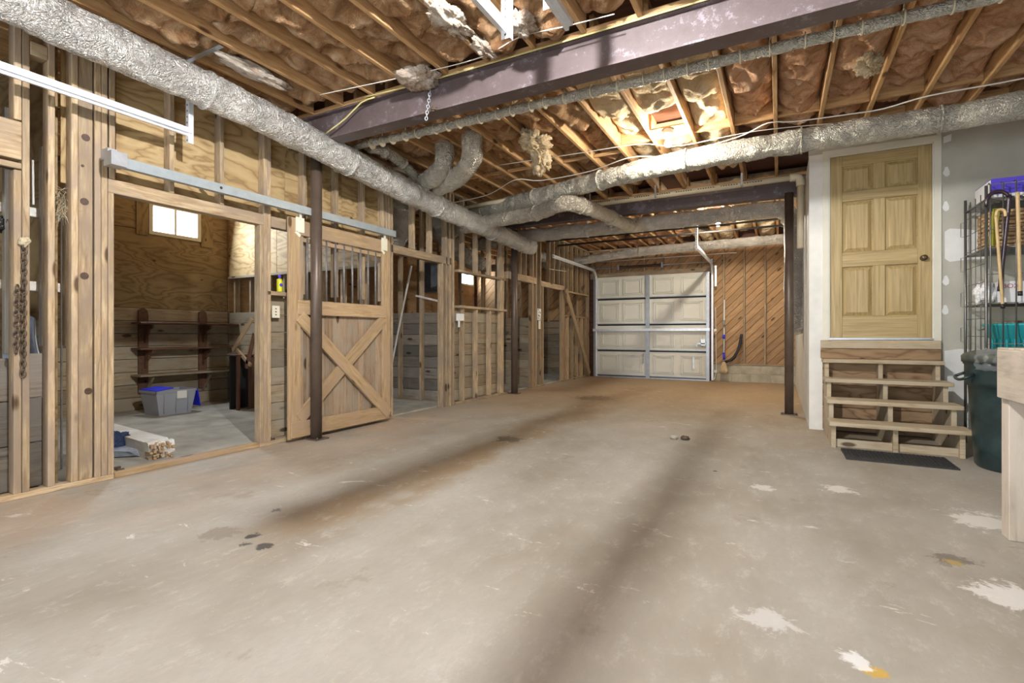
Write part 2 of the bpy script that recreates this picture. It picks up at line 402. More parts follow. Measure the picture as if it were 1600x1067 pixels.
def floor_mat():
    m, nt, bs = mat('stained_concrete'); g = N(nt, 'ShaderNodeNewGeometry'); P = g.outputs['Position']
    def noise_(sc, det, scale=(1, 1, 1), rough=.6, dist=0):
        mp = N(nt, 'ShaderNodeMapping'); mp.inputs['Scale'].default_value = scale; L(nt, P, mp.inputs['Vector'])
        n = N(nt, 'ShaderNodeTexNoise', inp={'Scale': sc, 'Detail': det, 'Roughness': rough, 'Distortion': dist}); L(nt, mp.outputs[0], n.inputs['Vector']); return n.outputs['Fac']
    def mix(f, a, b, fac=1):
        x = N(nt, 'ShaderNodeMix', data_type='RGBA')
        if fac != 1:
            q = N(nt, 'ShaderNodeMath', operation='MULTIPLY'); q.inputs[1].default_value = fac; L(nt, f, q.inputs[0]); f = q.outputs[0]
        L(nt, f, x.inputs[0]); L(nt, a, x.inputs[6])
        if isinstance(b, tuple): x.inputs[7].default_value = (*b, 1)
        else: L(nt, b, x.inputs[7])
        return x.outputs[2]
    def mul(a, b):
        q = N(nt, 'ShaderNodeMath', operation='MULTIPLY'); L(nt, a, q.inputs[0]); L(nt, b, q.inputs[1]); return q.outputs[0]
    def thr(f, a, b):
        q = N(nt, 'ShaderNodeMapRange', interpolation_type='SMOOTHSTEP'); q.inputs['From Min'].default_value = a; q.inputs['From Max'].default_value = b; L(nt, f, q.inputs['Value']); return q.outputs[0]
    r = ramp(nt, [(.32, (.245, .21, .16)), (.5, (.335, .308, .258)), (.66, (.40, .378, .332))]); L(nt, noise_(1.1, 8, (1, .55, 1)), r.inputs[0]); c = r.outputs[0]
    sp = N(nt, 'ShaderNodeSeparateXYZ'); L(nt, P, sp.inputs[0]); X, Y = sp.outputs[0], sp.outputs[1]
    # orange sediment and painted warm lamplight, thinning toward the near end
    far = thr(Y, 4.6, 9.5); c = mix(far, c, (.46, .30, .14), .75)
    lft = N(nt, 'ShaderNodeMapRange', interpolation_type='SMOOTHSTEP'); lft.inputs['From Min'].default_value = -2.6; lft.inputs['From Max'].default_value = -4.3; L(nt, X, lft.inputs['Value'])
    c = mix(mul(lft.outputs[0], thr(noise_(1.3, 5), .35, .6)), c, (.46, .33, .22), .7)
    # brown wheel tracks, and one painted rail shadow
    def track(xc, w, y0, y1, col, amt, seed):
        wob = noise_(.8, 4); s1 = N(nt, 'ShaderNodeMath', operation='MULTIPLY_ADD'); s1.inputs[1].default_value = .7; s1.inputs[2].default_value = -.35 - xc; L(nt, wob, s1.inputs[0])
        s2 = N(nt, 'ShaderNodeMath', operation='ADD'); L(nt, X, s2.inputs[0]); L(nt, s1.outputs[0], s2.inputs[1])
        ab = N(nt, 'ShaderNodeMath', operation='ABSOLUTE'); L(nt, s2.outputs[0], ab.inputs[0])
        q = N(nt, 'ShaderNodeMapRange', interpolation_type='SMOOTHSTEP'); q.inputs['From Min'].default_value = w; q.inputs['From Max'].default_value = w * .15; L(nt, ab.outputs[0], q.inputs['Value'])
        e = N(nt, 'ShaderNodeMapRange', interpolation_type='SMOOTHSTEP'); e.inputs['From Min'].default_value = y1; e.inputs['From Max'].default_value = y1 - 1.5; L(nt, Y, e.inputs['Value'])
        f = mul(mul(q.outputs[0], thr(Y, y0, y0 + 1.0)), e.outputs[0])
        f = mul(f, thr(noise_(1.7, 6, (1, .6, 1)), .3, .55)); return mix(f, c, col, amt)
    c = track(-2.35, .34, 1.1, 5.8, (.25, .17, .085), .85, 1)
    c = track(-2.45, .45, 4.5, 11, (.27, .16, .065), .6, 1)
    c = track(-.3, .45, .8, 5.6, (.32, .26, .19), .2, 2)  # painted shadow of the overhead garage track, kept faint
    c = mix(thr(noise_(34, 8, (1, .45, 1), .8), .42, .62), c, (.27, .25, .21), .22)
    c = mix(thr(noise_(7, 10, (1.3, .7, 1), .85, .2), .52, .64), c, (.54, .52, .47), .3)
    # blotches, pale scuffs and scrapes
    c = mix(thr(noise_(2.6, 7, (1, .8, 1), .7), .60, .68), c, (.25, .2, .14), .5)
    c = mix(thr(noise_(3.0, 9, (.7, 1.6, 1), .75, .6), .62, .66), c, (.66, .63, .58), .7)
    c = mix(thr(noise_(9, 9, (1, 1, 1), .8), .70, .74), c, (.2, .16, .12), .7)
    def spot(x, y, r, col, amt, ax=1.0):
        v = N(nt, 'ShaderNodeCombineXYZ'); a = N(nt, 'ShaderNodeMath', operation='MULTIPLY_ADD'); a.inputs[1].default_value = 1 / r; a.inputs[2].default_value = -x / r; L(nt, X, a.inputs[0])
        b = N(nt, 'ShaderNodeMath', operation='MULTIPLY_ADD'); b.inputs[1].default_value = ax / r; b.inputs[2].default_value = -y * ax / r; L(nt, Y, b.inputs[0])
        L(nt, a.outputs[0], v.inputs[0]); L(nt, b.outputs[0], v.inputs[1]); ln = N(nt, 'ShaderNodeVectorMath', operation='LENGTH'); L(nt, v.outputs[0], ln.inputs[0])
        ad = N(nt, 'ShaderNodeMath', operation='MULTIPLY_ADD'); ad.inputs[1].default_value = 3.4; L(nt, noise_(11, 8, (1, 1, 1), .75, .5), ad.inputs[0]); L(nt, ln.outputs['Value'], ad.inputs[2])
        q = N(nt, 'ShaderNodeMapRange', interpolation_type='SMOOTHSTEP'); q.inputs['From Min'].default_value = 2.55; q.inputs['From Max'].default_value = 2.2; L(nt, ad.outputs[0], q.inputs['Value'])
        return mix(q.outputs[0], c, col, amt)
    for px, py, r_, col, am in ((393, 838, .05, (.035, .03, .025), .95), (385, 850, .04, (.04, .035, .03), .9), (411, 854, .045, (.04, .035, .03), .9), (433, 797, .05, (.09, .08, .07), .8),
                            (795, 686, .2, (.10, .085, .06), .85), (345, 833, .13, (.2, .16, .12), .7), (1490, 875, .11, (.14, .12, .1), .8), (1495, 880, .05, (.4, .28, .08), .8),
                            (1368, 1050, .05, (.52, .33, .05), .9), (1340, 1032, .06, (.75, .74, .72), .8), (930, 622, .45, (.16, .10, .05), .7),
                            (1310, 765, .13, (.7, .68, .64), .7), (1540, 815, .22, (.7, .68, .63), .7), (1570, 930, .16, (.7, .68, .64), .75), (1190, 762, .09, (.66, .64, .6), .7), (1200, 970, .12, (.66, .65, .63), .5), (1117, 736, .03, (.06, .05, .04), .9)):
        p = onZ(px, py, 0); c = spot(p.x, p.y, r_, col, am)
    L(nt, c, bs.inputs['Base Color']); bs.inputs['Roughness'].default_value = .72
    bp = N(nt, 'ShaderNodeBump', inp={'Strength': .25, 'Distance': .01}); L(nt, noise_(18, 9, (1, .5, 1), .75), bp.inputs['Height']); L(nt, bp.outputs[0], bs.inputs['Normal'])
    return m
M['floor'] = floor_mat()
M['stallfloor'] = plain('grey_stall_floor', (.36, .34, .29), .9, 0, 2.5, .3, .3, world=True)

# ------------------------------------------------------------------ structure: floor
CZ = 3.27                                   # underside of joists
XL, YF, XR, YB = -8.0, 12.6, 4.6, -3.0
fl = thing('floor', 'stained bare concrete floor running to the far garage door', None, kind='structure')
MB().box((XL - .2, XR + .2), (YB - 6, YF + .3), (-.2, 0)).build('slab', M['floor'], fl)
MB().box((XL, -4.52), (1.62, YF), (0.0, .02)).build('stall_slab', M['stallfloor'], fl)

# ------------------------------------------------------------------ ceiling: subfloor, joists, blocking, insulation
ce = thing('ceiling', 'open joist ceiling stuffed with loose pink brown insulation', None, loc=(0, 0, CZ), kind='structure')
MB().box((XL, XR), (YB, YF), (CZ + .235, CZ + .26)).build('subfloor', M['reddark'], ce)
SP = .4064; J0 = -.035
joists = [J0 + SP * k for k in range(-19, 11)]
for jx in joists:
    if jx < -5.2 and jx > -7.9 and int(round((jx - J0) / SP)) % 2: pass
    for (a, b) in ((YB, 3.46), (3.62, 7.9), (8.06, YF)):
        if b < 4 and jx > 3.2: continue
        if a > 8 and jx > .5: continue
        beam('joist', (jx, a, CZ + .117), (jx, b, CZ + .117), .038, .233, M['joist'], ce)
def batt_mesh(seed, droop, L_=1.2, wd=.36, ragged=.06, mt='ins', nx=14, ny=44, rid=True):
    vs = []; fs = []; off = Vector((seed * 7.3, seed * 3.1, seed * 1.7))
    for j in range(ny + 1):
        for i in range(nx + 1):
            u = i / nx; v = j / ny
            x = (u - .5) * wd; y = (v - .5) * L_
            if j in (0, ny): y += (noise.noise(Vector((x * 9, seed, j))) * ragged)
            e = math.sin(PI * u) ** .5
            ev = min(1, min(v, 1 - v) * 9)
            z = -droop * e * (.5 + .5 * ev)
            n = noise.noise(Vector((x * 3.5, y * 3.0, 0)) + off) * .05 + noise.noise(Vector((x * 9, y * 8, 3)) + off) * .035 + noise.noise(Vector((x * 30, y * 26, 5)) + off) * .018
            n += .035 - abs(noise.noise(Vector((x * 5, y * 4.2, 9)) + off)) * .14 if rid else 0
            z += .05 * (1 - e) - n * (.25 + .75 * e)
            vs.append((x, y, z))
    W1 = nx + 1
    for j in range(ny):
        for i in range(nx): fs.append((j * W1 + i, (j + 1) * W1 + i, (j + 1) * W1 + i + 1, j * W1 + i + 1))
    # top skin
    b = len(vs); vs += [(-wd / 2, -L_ / 2, .12), (wd / 2, -L_ / 2, .12), (wd / 2, L_ / 2, .12), (-wd / 2, L_ / 2, .12)]
    fs.append((b, b + 1, b + 2, b + 3))
    fs.append(tuple([i for i in range(W1)] + [b + 1, b])); fs.append(tuple([ny * W1 + i for i in range(W1)][::-1] + [b + 3, b + 2]))
    fs.append(tuple([j * W1 for j in range(ny + 1)][::-1] + [b, b + 3])); fs.append(tuple([j * W1 + nx for j in range(ny + 1)] + [b + 2, b + 1]))
    me = bpy.data.meshes.new('batt'); me.from_pydata(vs, [], fs); me.materials.append(M[mt])
    me.polygons.foreach_set('use_smooth', [True] * len(fs)); me.update(); return me
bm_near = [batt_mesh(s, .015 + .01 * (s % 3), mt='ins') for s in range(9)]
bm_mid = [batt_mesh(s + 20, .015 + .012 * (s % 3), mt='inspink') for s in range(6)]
bm_cream_lit = [batt_mesh(s + 40, .02 + .02 * (s % 3), mt='inscreamlit', ragged=.12) for s in range(5)]
rb = random.Random(3)
for jx in joists[:-1]:
    xc = jx + SP / 2
    y = 3.36
    while y > -1.6 and -4.8 < xc < 1.2:
        if abs(xc + 1.05) < .2 and y < 2.6: break
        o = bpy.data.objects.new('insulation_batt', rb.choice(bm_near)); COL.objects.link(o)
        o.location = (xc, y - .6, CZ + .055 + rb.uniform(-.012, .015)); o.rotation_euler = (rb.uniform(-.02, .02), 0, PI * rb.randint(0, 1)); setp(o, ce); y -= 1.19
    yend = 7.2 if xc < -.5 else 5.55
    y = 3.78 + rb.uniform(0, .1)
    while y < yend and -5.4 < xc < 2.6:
        cream = abs(xc + 1.1) < .7 and 4.0 < y + .6 < 7  # batts round the first bulb take the glow-tinted copy
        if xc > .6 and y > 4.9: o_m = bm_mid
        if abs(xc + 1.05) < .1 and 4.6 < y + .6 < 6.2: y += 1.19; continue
        o = bpy.data.objects.new('insulation_batt', rb.choice(bm_cream_lit if cream else bm_mid if xc > -1.3 else bm_near)); COL.objects.link(o)
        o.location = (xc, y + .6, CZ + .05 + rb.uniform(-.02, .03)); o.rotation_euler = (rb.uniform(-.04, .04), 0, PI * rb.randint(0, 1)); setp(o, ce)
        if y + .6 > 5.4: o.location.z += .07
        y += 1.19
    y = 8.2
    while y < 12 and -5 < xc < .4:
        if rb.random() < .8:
            o = bpy.data.objects.new('insulation_batt', rb.choice(bm_cream_lit if xc > -1.5 else bm_mid)); COL.objects.link(o)
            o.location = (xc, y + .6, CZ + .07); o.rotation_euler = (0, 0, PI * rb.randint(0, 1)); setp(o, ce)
        y += 1.22
for k, jx in enumerate(joists[:-1]):       # solid blocking rows
    xc = jx + SP / 2
    if -1.5 < xc < 2.4: box('blocking', (jx + .02, jx + SP - .02), (5.78, 5.818), (CZ + .03, CZ + .20), M['joist'], ce)
    if -4.4 < xc < -1.5: box('blocking', (jx + .02, jx + SP - .02), (5.98, 6.01), (CZ + .02, CZ + .06), M['joist'], ce)
# wood nailer on top of steel, joist hangers line
for y0 in (3.46, 7.88):
    box('nailer', (-4.9, XR), (y0, y0 + .17), (CZ - .002, CZ + .036), M['joist'], ce)
box('rim_board', (.3, XR), (6.60, 6.64), (CZ, CZ + .235), M['joist'], ce)

# ------------------------------------------------------------------ outer walls
wl = thing('wall_left', 'left stall wall of bare studs, headers and plank infill', None, loc=(-4.4, 5, 0), kind='structure')
XS = -4.4
def stud(y0, z0=.038, z1=CZ, w=.038, x=XS, dep=.089, m='stud', name='stud'):
    return box(name, (x - dep, x), (y0, y0 + w), (z0, z1), M[m], wl)
def plate(y0, y1, z0, z1, x=XS, dep=.089, m='stud', name='plate'):
    return box(name, (x - dep, x), (y0, y1), (z0, z1), M[m], wl)
# bottom plates and top plate
for a, b in ((-2.9, 1.905), (3.10, 4.98), (6.40, 8.12), (9.22, 9.72), (10.62, YF)): plate(a, b, 0, .038)
plate(-2.9, YF, CZ - .04, CZ - .002)
# near left part
for y in (.6, .95, 1.15): stud(y)
stud(1.347, .038, 2.16); stud(1.388)
beam('header', (XS - .045, -.4, 2.355), (XS - .045, 1.386, 2.355), .092, .25, M['stud'], wl)
plate(-.4, 1.386, 2.17, 2.208, name='header')
for y in (1.347, 1.52): pass
stud(1.347, 2.49, CZ)
stud(1.52); stud(1.648)
box('corner_board', (-4.45, -4.412), (1.69, 1.777), (.038, CZ), M['stud'], wl)
for px_, py_, r_ in ((134, 215, .026), (132, 315, .026), (132, 431, .026), (138, 611, .024), (129, 259, .010)):
    q_ = onX(px_, py_, -4.411); MB().tube([(-4.412, q_.y, q_.z), (-4.4095, q_.y, q_.z)], r_, 14).build('knot', M['knot'], wl)
for y in (1.785, 1.8255): stud(y)
stud(1.866, .038, 2.14)
box('blocking', (XS - .089, XS), (1.428, 1.519), (2.95, 3.04), M['stud'], wl)
# opening 1 with header, cripples
plate(1.866, 3.14, 2.14, 2.245, name='header')
for px in (171, 265, 344): stud(yw(px), 2.246, CZ)
stud(3.10, .038, 2.14); stud(3.14); stud(3.18)
for px in (474, 525, 567, 598): stud(yw(px), 1.5, CZ)
plate(3.22, 4.85, 2.14, 2.245, name='header')
for y in (3.32,): pass
plate(3.18, 3.6, 1.47, 1.51, name='ledge')
for y in (4.84, 4.89, 4.94): stud(y)
# opening 2
plate(4.94, 6.30, 2.14, 2.245, name='header')
for px in (646, 673): stud(yw(px), 2.246, CZ)
stud(yw(691), .0, 2.14); stud(yw(697), 0); stud(yw(703), 0); stud(yw(708), 0)
# infill with open window
for px in (724, 745, 766):
    stud(yw(px), .038, 1.50); stud(yw(px), 2.10, CZ)
plate(6.48, 8.0, 2.06, 2.10, name='rail'); plate(6.48, 8.0, 1.50, 1.54, name='sill', dep=.13, x=-4.37)
stud(yw(783), .038, CZ, w=.1)
# opening 3
plate(8.10, 9.30, 2.12, 2.25, name='header')
for px in (806, 814, 822): stud(yw(px), 2.25, CZ, m='studfar')
stud(9.10, 0, 2.12, m='studfar'); stud(9.14, 0, CZ, m='studfar'); stud(9.30, 0, CZ, m='studfar'); stud(9.5, 0, CZ, m='studfar')
# opening 4
plate(9.55, 10.85, 2.10, 2.21, name='header')
for px in (859, 866, 874): stud(yw(px), 2.22, CZ, m='studfar')
stud(9.62, 0, 2.1, m='studfar'); stud(10.72, 0, 2.1, m='studfar'); stud(10.80, 0, CZ, m='studfar')
for y in (11.05, 11.35, 11.68, 12.02, 12.33): 
    stud(y, .038, 1.5, m='studfar'); stud(y, 2.12, CZ, m='studfar')
stud(12.5, .038, CZ, m='studfar')
plate(10.84, 12.5, 2.08, 2.12, name='rail', m='studfar'); plate(10.84, 12.5, 1.50, 1.54, name='sill', m='studfar')
# horizontal plank infill behind the studs
def planks(y0, y1, z1, h, mk, x=-4.492, th=.03, z0=.04, jit=.01, parent=None):
    z = z0
    while z < z1 - .04:
        zt = min(z + h, z1)
        dx = random.uniform(-jit, 0)
        box('plank', (x - th + dx, x + dx), (y0 - random.uniform(0, .01), y1 + random.uniform(0, .01)), (z, zt - .006), M[mk], parent or wl, long=1)
        z = zt
planks(3.22, 4.98, 1.46, .178, 'old')
planks(6.45, 8.08, 1.47, .178, 'old')
planks(10.84, 12.5, 1.47, .178, 'old')
planks(-1.0, 1.35, .93, .3, 'oldgrey'); planks(1.36, 1.526, .96, .306, 'oldgrey', x=-4.495)
# plywood sheets behind the upper studs
for (a, b) in ((1.62, 1.95), (1.955, 2.72), (2.725, 3.44), (3.445, 4.2), (4.205, 4.99)):
    box('plywood_panel', (-4.502, -4.49), (a, b), (2.16, CZ - .04), M['ply'], wl, long=1 if b - a > .5 else 2)
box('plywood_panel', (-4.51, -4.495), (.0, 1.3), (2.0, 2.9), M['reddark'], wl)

# stall partitions
def yplanks(parent, x0, x1, y, z1, mk, h=.178, z0=.02, th=.03):
    z = z0
    while z < z1 - .03:
        zt = min(z + h, z1); dy = random.uniform(-.006, .006)
        box('plank', (x0, x1), (y + dy, y + th + dy), (z, zt - .006), M[mk], parent, long=0); z = zt
p1 = thing('wall_partition', 'partition between first and second stall, plywood over open studs over planks', None, loc=(-6, 5.05, 0), kind='structure')
yplanks(p1, -7.96, -4.53, 5.05, 1.46, 'old')
for a, b in ((-7.96, -6.78), (-6.775, -5.56), (-5.555, -4.53)): box('plywood_panel', (a, b), (5.05, 5.065), (2.03, CZ), M['ply'], p1, long=0)
for k in range(9): box('stud', (-7.9 + k * .405, -7.862 + k * .405), (5.09, 5.18), (.02, CZ), M['stud'], p1)
box('ledge', (-7.96, -4.53), (5.03, 5.09), (1.99, 2.03), M['old'], p1)
p2 = thing('wall_partition', 'stud partition with plank lining beside the second opening', None, loc=(-6, 6.36, 0), kind='structure')
for k in range(8): box('stud', (-4.62 - k * .44, -4.582 - k * .44), (6.33, 6.42), (.038, CZ), M['stud'], p2)
box('plate', (-7.9, -4.5), (6.33, 6.42), (0, .038), M['old'], p2)
yplanks(p2, -7.95, -4.55, 6.43, 1.47, 'oldgrey')
p3 = thing('wall_partition', 'plank partition seen through the third doorway', None, loc=(-6, 9.45, 0), kind='structure')
yplanks(p3, -7.95, -4.62, 9.45, 1.47, 'old')
for k in range(6): box('stud', (-4.66 - k * .6, -4.62 - k * .6), (9.49, 9.58), (.02, CZ), M['studfar'], p3)
p4 = thing('wall_partition', 'plywood partition at the near side of the first stall', None, loc=(-6, 1.6, 0), kind='structure')
for a, b in ((-7.96, -6.2), (-6.195, -4.52)): box('plywood_panel', (a, b), (1.60, 1.615), (0, CZ), M['plydark'], p4, long=0)

# outer wall behind the stalls (X = -8) with two small windows
wo = thing('wall_outer', 'plywood and plank outer wall behind the stalls', None, loc=(-8, 5, 0), kind='structure')
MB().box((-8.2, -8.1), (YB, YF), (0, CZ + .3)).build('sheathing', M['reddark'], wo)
def ocell(y0, y1, z0, z1, m='plydark'): box('plywood_panel', (-8.10, -8.0 - (.0 if m != 'reddark' else .0)), (y0, y1), (z0, z1), M[m], wo, long=1)
W1 = (3.93, 4.56, 2.58, 2.95); W2 = (11.9, 12.5, 2.55, 2.86)
z = 1.46
ocell(1.62, 2.9, 1.46, 2.4); ocell(2.905, W1[0] - .005, 2.58, CZ); ocell(1.62, 2.9, 2.405, CZ); ocell(2.905, 5.05, 1.46, W1[2] - .005)
ocell(W1[0], W1[1], W1[3], CZ); ocell(W1[1] + .005, 5.05, W1[2], CZ)
ocell(5.06, 11.85, 1.46, CZ, 'siding'); ocell(11.85, 12.6, 1.46, W2[2], 'siding'); ocell(11.85, 12.6, W2[3], CZ, 'siding')
ocell(YB, 1.6, 0, CZ, 'reddark')
zz = .02
while zz < 1.44:
    for (a, b) in ((1.62, 5.05), (5.06, 9.44), (9.5, 12.6)):
        box('plank', (-8.03 + random.uniform(-.008, .004), -7.985), (a, b), (zz, zz + .174), M['old'], wo, long=1)
    zz += .18
def window(name, y0, y1, z0, z1, lab):
    w = thing(name, lab, None, loc=(-8, (y0 + y1) / 2, z0), kind='structure')
    f = MB(); t = .05
    f.box((-8.06, -7.975), (y0 - t, y1 + t), (z0 - t, z0)).box((-8.06, -7.975), (y0 - t, y1 + t), (z1, z1 + t))
    f.box((-8.06, -7.975), (y0 - t, y0), (z0, z1)).box((-8.06, -7.975), (y1, y1 + t), (z0, z1))
    ym = (y0 + y1) / 2; f.box((-8.05, -7.99), (ym - .014, ym + .014), (z0, z1)); f.build('window_frame', M['trim'], w)
    for a, b in ((y0, ym - .014), (ym + .014, y1)): MB().box((-8.04, -8.03), (a, b), (z0, z1)).build('pane', M['glass'], w)
    return w
window('window_1', *W1, 'small two-pane stall window glaring with daylight above the shelf unit')
window('window_2', *W2, 'small two-pane window glowing far behind the stud wall')
# surround boards beside window 1
sb_ = bpy.data.objects['window_1']
box('board', (-7.999, -7.98), (3.72, 3.875), (2.50, 3.02), M['plydark'], sb_); box('board', (-7.999, -7.98), (4.615, 4.80), (2.46, 2.98), M['plydark'], sb_)

# ------------------------------------------------------------------ far wall: diagonal siding, studs, blocks, garage door
wf = thing('wall_far', 'far wall of diagonal pine boards on studs over concrete block', None, loc=(-2, YF, 0), kind='structure')
def clip(poly, a, b, c):      # keep a*x+b*z<=c
    out = []
    for i in range(len(poly)):
        p, q = poly[i], poly[(i + 1) % len(poly)]; fp = a * p[0] + b * p[1] - c; fq = a * q[0] + b * q[1] - c
        if fp <= 0: out.append(p)
        if fp * fq < 0:
            t = fp / (fp - fq); out.append((p[0] + (q[0] - p[0]) * t, p[1] + (q[1] - p[1]) * t))
    return out
def diag(parent, x0, x1, z0, z1, y, wd=.135, th=.02, slope=1.0, mk='siding'):
    dx, dz = math.cos(math.atan(slope)), math.sin(math.atan(slope)); nx, nz = -dz, dx
    vals = [nx * a + nz * b for a in (x0, x1) for b in (z0, z1)]; s = min(vals) - .05
    while s < max(vals):
        c0, c1 = s + .005, s + wd - .005
        o = (nx * c0, nz * c0); o2 = (nx * c1, nz * c1)
        poly = [(o[0] - dx * 20, o[1] - dz * 20), (o[0] + dx * 20, o[1] + dz * 20), (o2[0] + dx * 20, o2[1] + dz * 20), (o2[0] - dx * 20, o2[1] - dz * 20)]
        for (a, b, c) in ((-1, 0, -x0), (1, 0, x1), (0, -1, -z0), (0, 1, z1)):
            poly = clip(poly, a, b, c)
            if len(poly) < 3: break
        if len(poly) >= 3:
            cx = sum(p[0] for p in poly) / len(poly); cz = sum(p[1] for p in poly) / len(poly)
            # local X along the board for the grain
            loc = [((p[0] - cx) * dx + (p[1] - cz) * dz, (p[0] - cx) * nx + (p[1] - cz) * nz) for p in poly]
            if max(l[0] for l in loc) - min(l[0] for l in loc) > .05:
                mb = MB(); mb.prism([(l[0], l[1], 0) for l in loc], (0, 0, th))
                me = bpy.data.meshes.new('siding_board'); me.from_pydata(mb.v, [], mb.f); me.materials.append(M[mk]); me.update()
                bmm = bmesh.new(); bmm.from_mesh(me); bmesh.ops.recalc_face_normals(bmm, faces=bmm.faces); bmm.to_mesh(me); bmm.free()
                o_ = bpy.data.objects.new('siding_board', me); COL.objects.link(o_)
                mt = Matrix(((dx, nx, 0), (0, 0, -1), (dz, nz, 0))).to_4x4()
                mt = Matrix(((dx, nx, 0, cx), (0, 0, -1, y), (dz, nz, 0, cz), (0, 0, 0, 1)))
                o_.matrix_basis = mt; setp(o_, parent)
        s += wd
GX0, GX1, GZ = -4.24, -1.44, 2.50
diag(wf, -1.36, .40, .385, CZ, 12.62)
diag(wf, -4.4, -1.36, 2.62, CZ, 12.62)
diag(wf, -7.9, -4.42, 1.47, CZ, 12.62, wd=.16)
MB().box((XL - .1, .6), (12.625, 12.7), (0, CZ + .25)).build('sheathing', M['reddark'], wf)
for px in (1131, 1163, 1195.5, 1232):
    xx = onY(px, 523, 12.52).x; box('stud', (xx - .02, xx + .018), (12.52, 12.6), (.42, CZ), M['stud'], wf)
box('plate', (-1.36, .40), (12.50, 12.60), (.385, .42), M['stud'], wf)
box('plate', (-4.4, .40), (12.50, 12.60), (CZ - .04, CZ), M['stud'], wf)
box('header', (-4.36, -1.36), (12.50, 12.60), (2.52, 2.66), M['stud'], wf)
for k in range(7): box('stud', (-4.3 + k * .44, -4.262 + k * .44), (12.51, 12.6), (2.66, CZ - .04), M['studfar'], wf)
for k in range(8): box('stud', (-7.7 + k * .42, -7.66 + k * .42), (12.52, 12.6), (.02, CZ), M['studfar'], wf)
yplanks(wf, -7.9, -4.5, 12.46, 1.46, 'old')
for r_ in range(2):
    x = -1.36 + (.2 if r_ else 0)
    if r_: box('block', (-1.36, -1.166), (12.50, 12.62), (.192, .382), M['block'], wf)
    while x < .38:
        x2 = min(x + .397, .40); box('block', (x, x2 - .008), (12.50, 12.62), (r_ * .19 + .002, r_ * .19 + .182), M['block'], wf); x = x2
MB().box((-1.36, .4), (12.51, 12.61), (0, .38)).build('mortar', M['block'], wf)

gd = thing('door_1', 'closed cream sectional garage door with galvanised stiles on the far wall', 'garage door', loc=((GX0 + GX1) / 2, 12.5, 0), kind='structure')
rows = [.03, .67, 1.32, 1.97, 2.56]
for i in range(4):
    z0, z1 = rows[i], rows[i + 1]
    sec = MB().box((GX0, GX1), (12.46, 12.50), (z0 + .035, z1 - .012)).build('door_section', M['garage'], gd)
    lip_shade = MB().box((GX0, GX1), (12.47, 12.5), (z0 - .012, z0 + .035)).build('joint_shade', M['black'], sec); MB().box((GX0, GX1), (12.405, 12.47), (z0 + .028, z0 + .045)).build('hinge_rail', M['galv'], sec)  # black strip paints the shade under each section's lip
    wbay = (GX1 - GX0) / 4
    for k in range(4):
        a = GX0 + k * wbay + (.12 if k % 2 == 0 else .07) + (.06 if k == 0 else 0); b = a + wbay - .22
        e = MB()
        for (q0, q1, s0, s1) in ((a, b, z0 + .11, z0 + .125), (a, b, z1 - .105, z1 - .09), (a, a + .013, z0 + .11, z1 - .09), (b - .013, b, z0 + .11, z1 - .09),
                                 (a + .05, b - .05, z0 + .15, z0 + .158), (a + .05, b - .05, z1 - .14, z1 - .132), (a + .05, a + .058, z0 + .15, z1 - .14), (b - .058, b - .05, z0 + .15, z1 - .14)):
            e.box((q0, q1), (12.436, 12.462), (s0, s1))
        e.build('panel_moulding', M['garage'], sec)
for x, w_ in ((GX0 + .03, .06), ((GX0 + GX1) / 2 - .02, .09), (GX1 - .03, .07)):
    MB().box((x - w_ / 2, x + w_ / 2), (12.41, 12.46), (.02, 2.55)).build('stile', M['galv'], gd)
MB().box((GX0, GX1 + .02), (12.35, 12.42), (1.17, 1.235)).build('strut', M['galvwhite'], gd)
MB().box((GX0, GX1), (12.42, 12.46), (0, .035)).build('bottom_seal', M['galv'], gd)
lk = MB().box((-1.72, -1.5), (12.38, 12.41), (.86, .885)).box((-1.62, -1.52), (12.38, 12.42), (.83, .98)).box((-1.72, -1.70), (12.38, 12.40), (.80, .88)).build('lock_bar', M['galvwhite'], gd)
for z0, z1 in ((.38, .5), (.52, .62)): MB().box((-2.98, -2.96), (12.40, 12.45), (z0, z1)).build('handle_bracket', M['galv'], gd)
MB().box((-1.80, -1.77), (12.40, 12.455), (.28, .56)).build('handle_bracket', M['galvwhite'], gd)

# garage door tracks
def track(name, X, z, y0, y1, side, lab, vert=True):
    t = thing(name, lab, 'track', loc=(X, y1, 0), group=None)
    m = MB(); R = .3
    pts = [(X, y0, z), (X, y1 - (R if vert else 0), z)] + ([(X, y1 - R + R * math.sin(a), z - R + R * math.cos(a)) for a in [PI / 2 * k / 8 for k in range(1, 9)]] + [(X, y1, .02)] if vert else [])
    for i in range(len(pts) - 1): m.obox(pts[i], pts[i + 1], .02 if 1 else 0, .07, up=(0, 0, 1) if abs(pts[i + 1][1] - pts[i][1]) > abs(pts[i + 1][2] - pts[i][2]) else (0, 1, 0))
    for i in range(len(pts) - 1): m.obox(Vector(pts[i]) + Vector((side * .02, 0, 0)), Vector(pts[i + 1]) + Vector((side * .02, 0, 0)), .025, .03, up=(0, 0, 1) if abs(pts[i + 1][1] - pts[i][1]) > abs(pts[i + 1][2] - pts[i][2]) else (0, 1, 0))
    m.build('rail', M['galvwhite'], t); return t
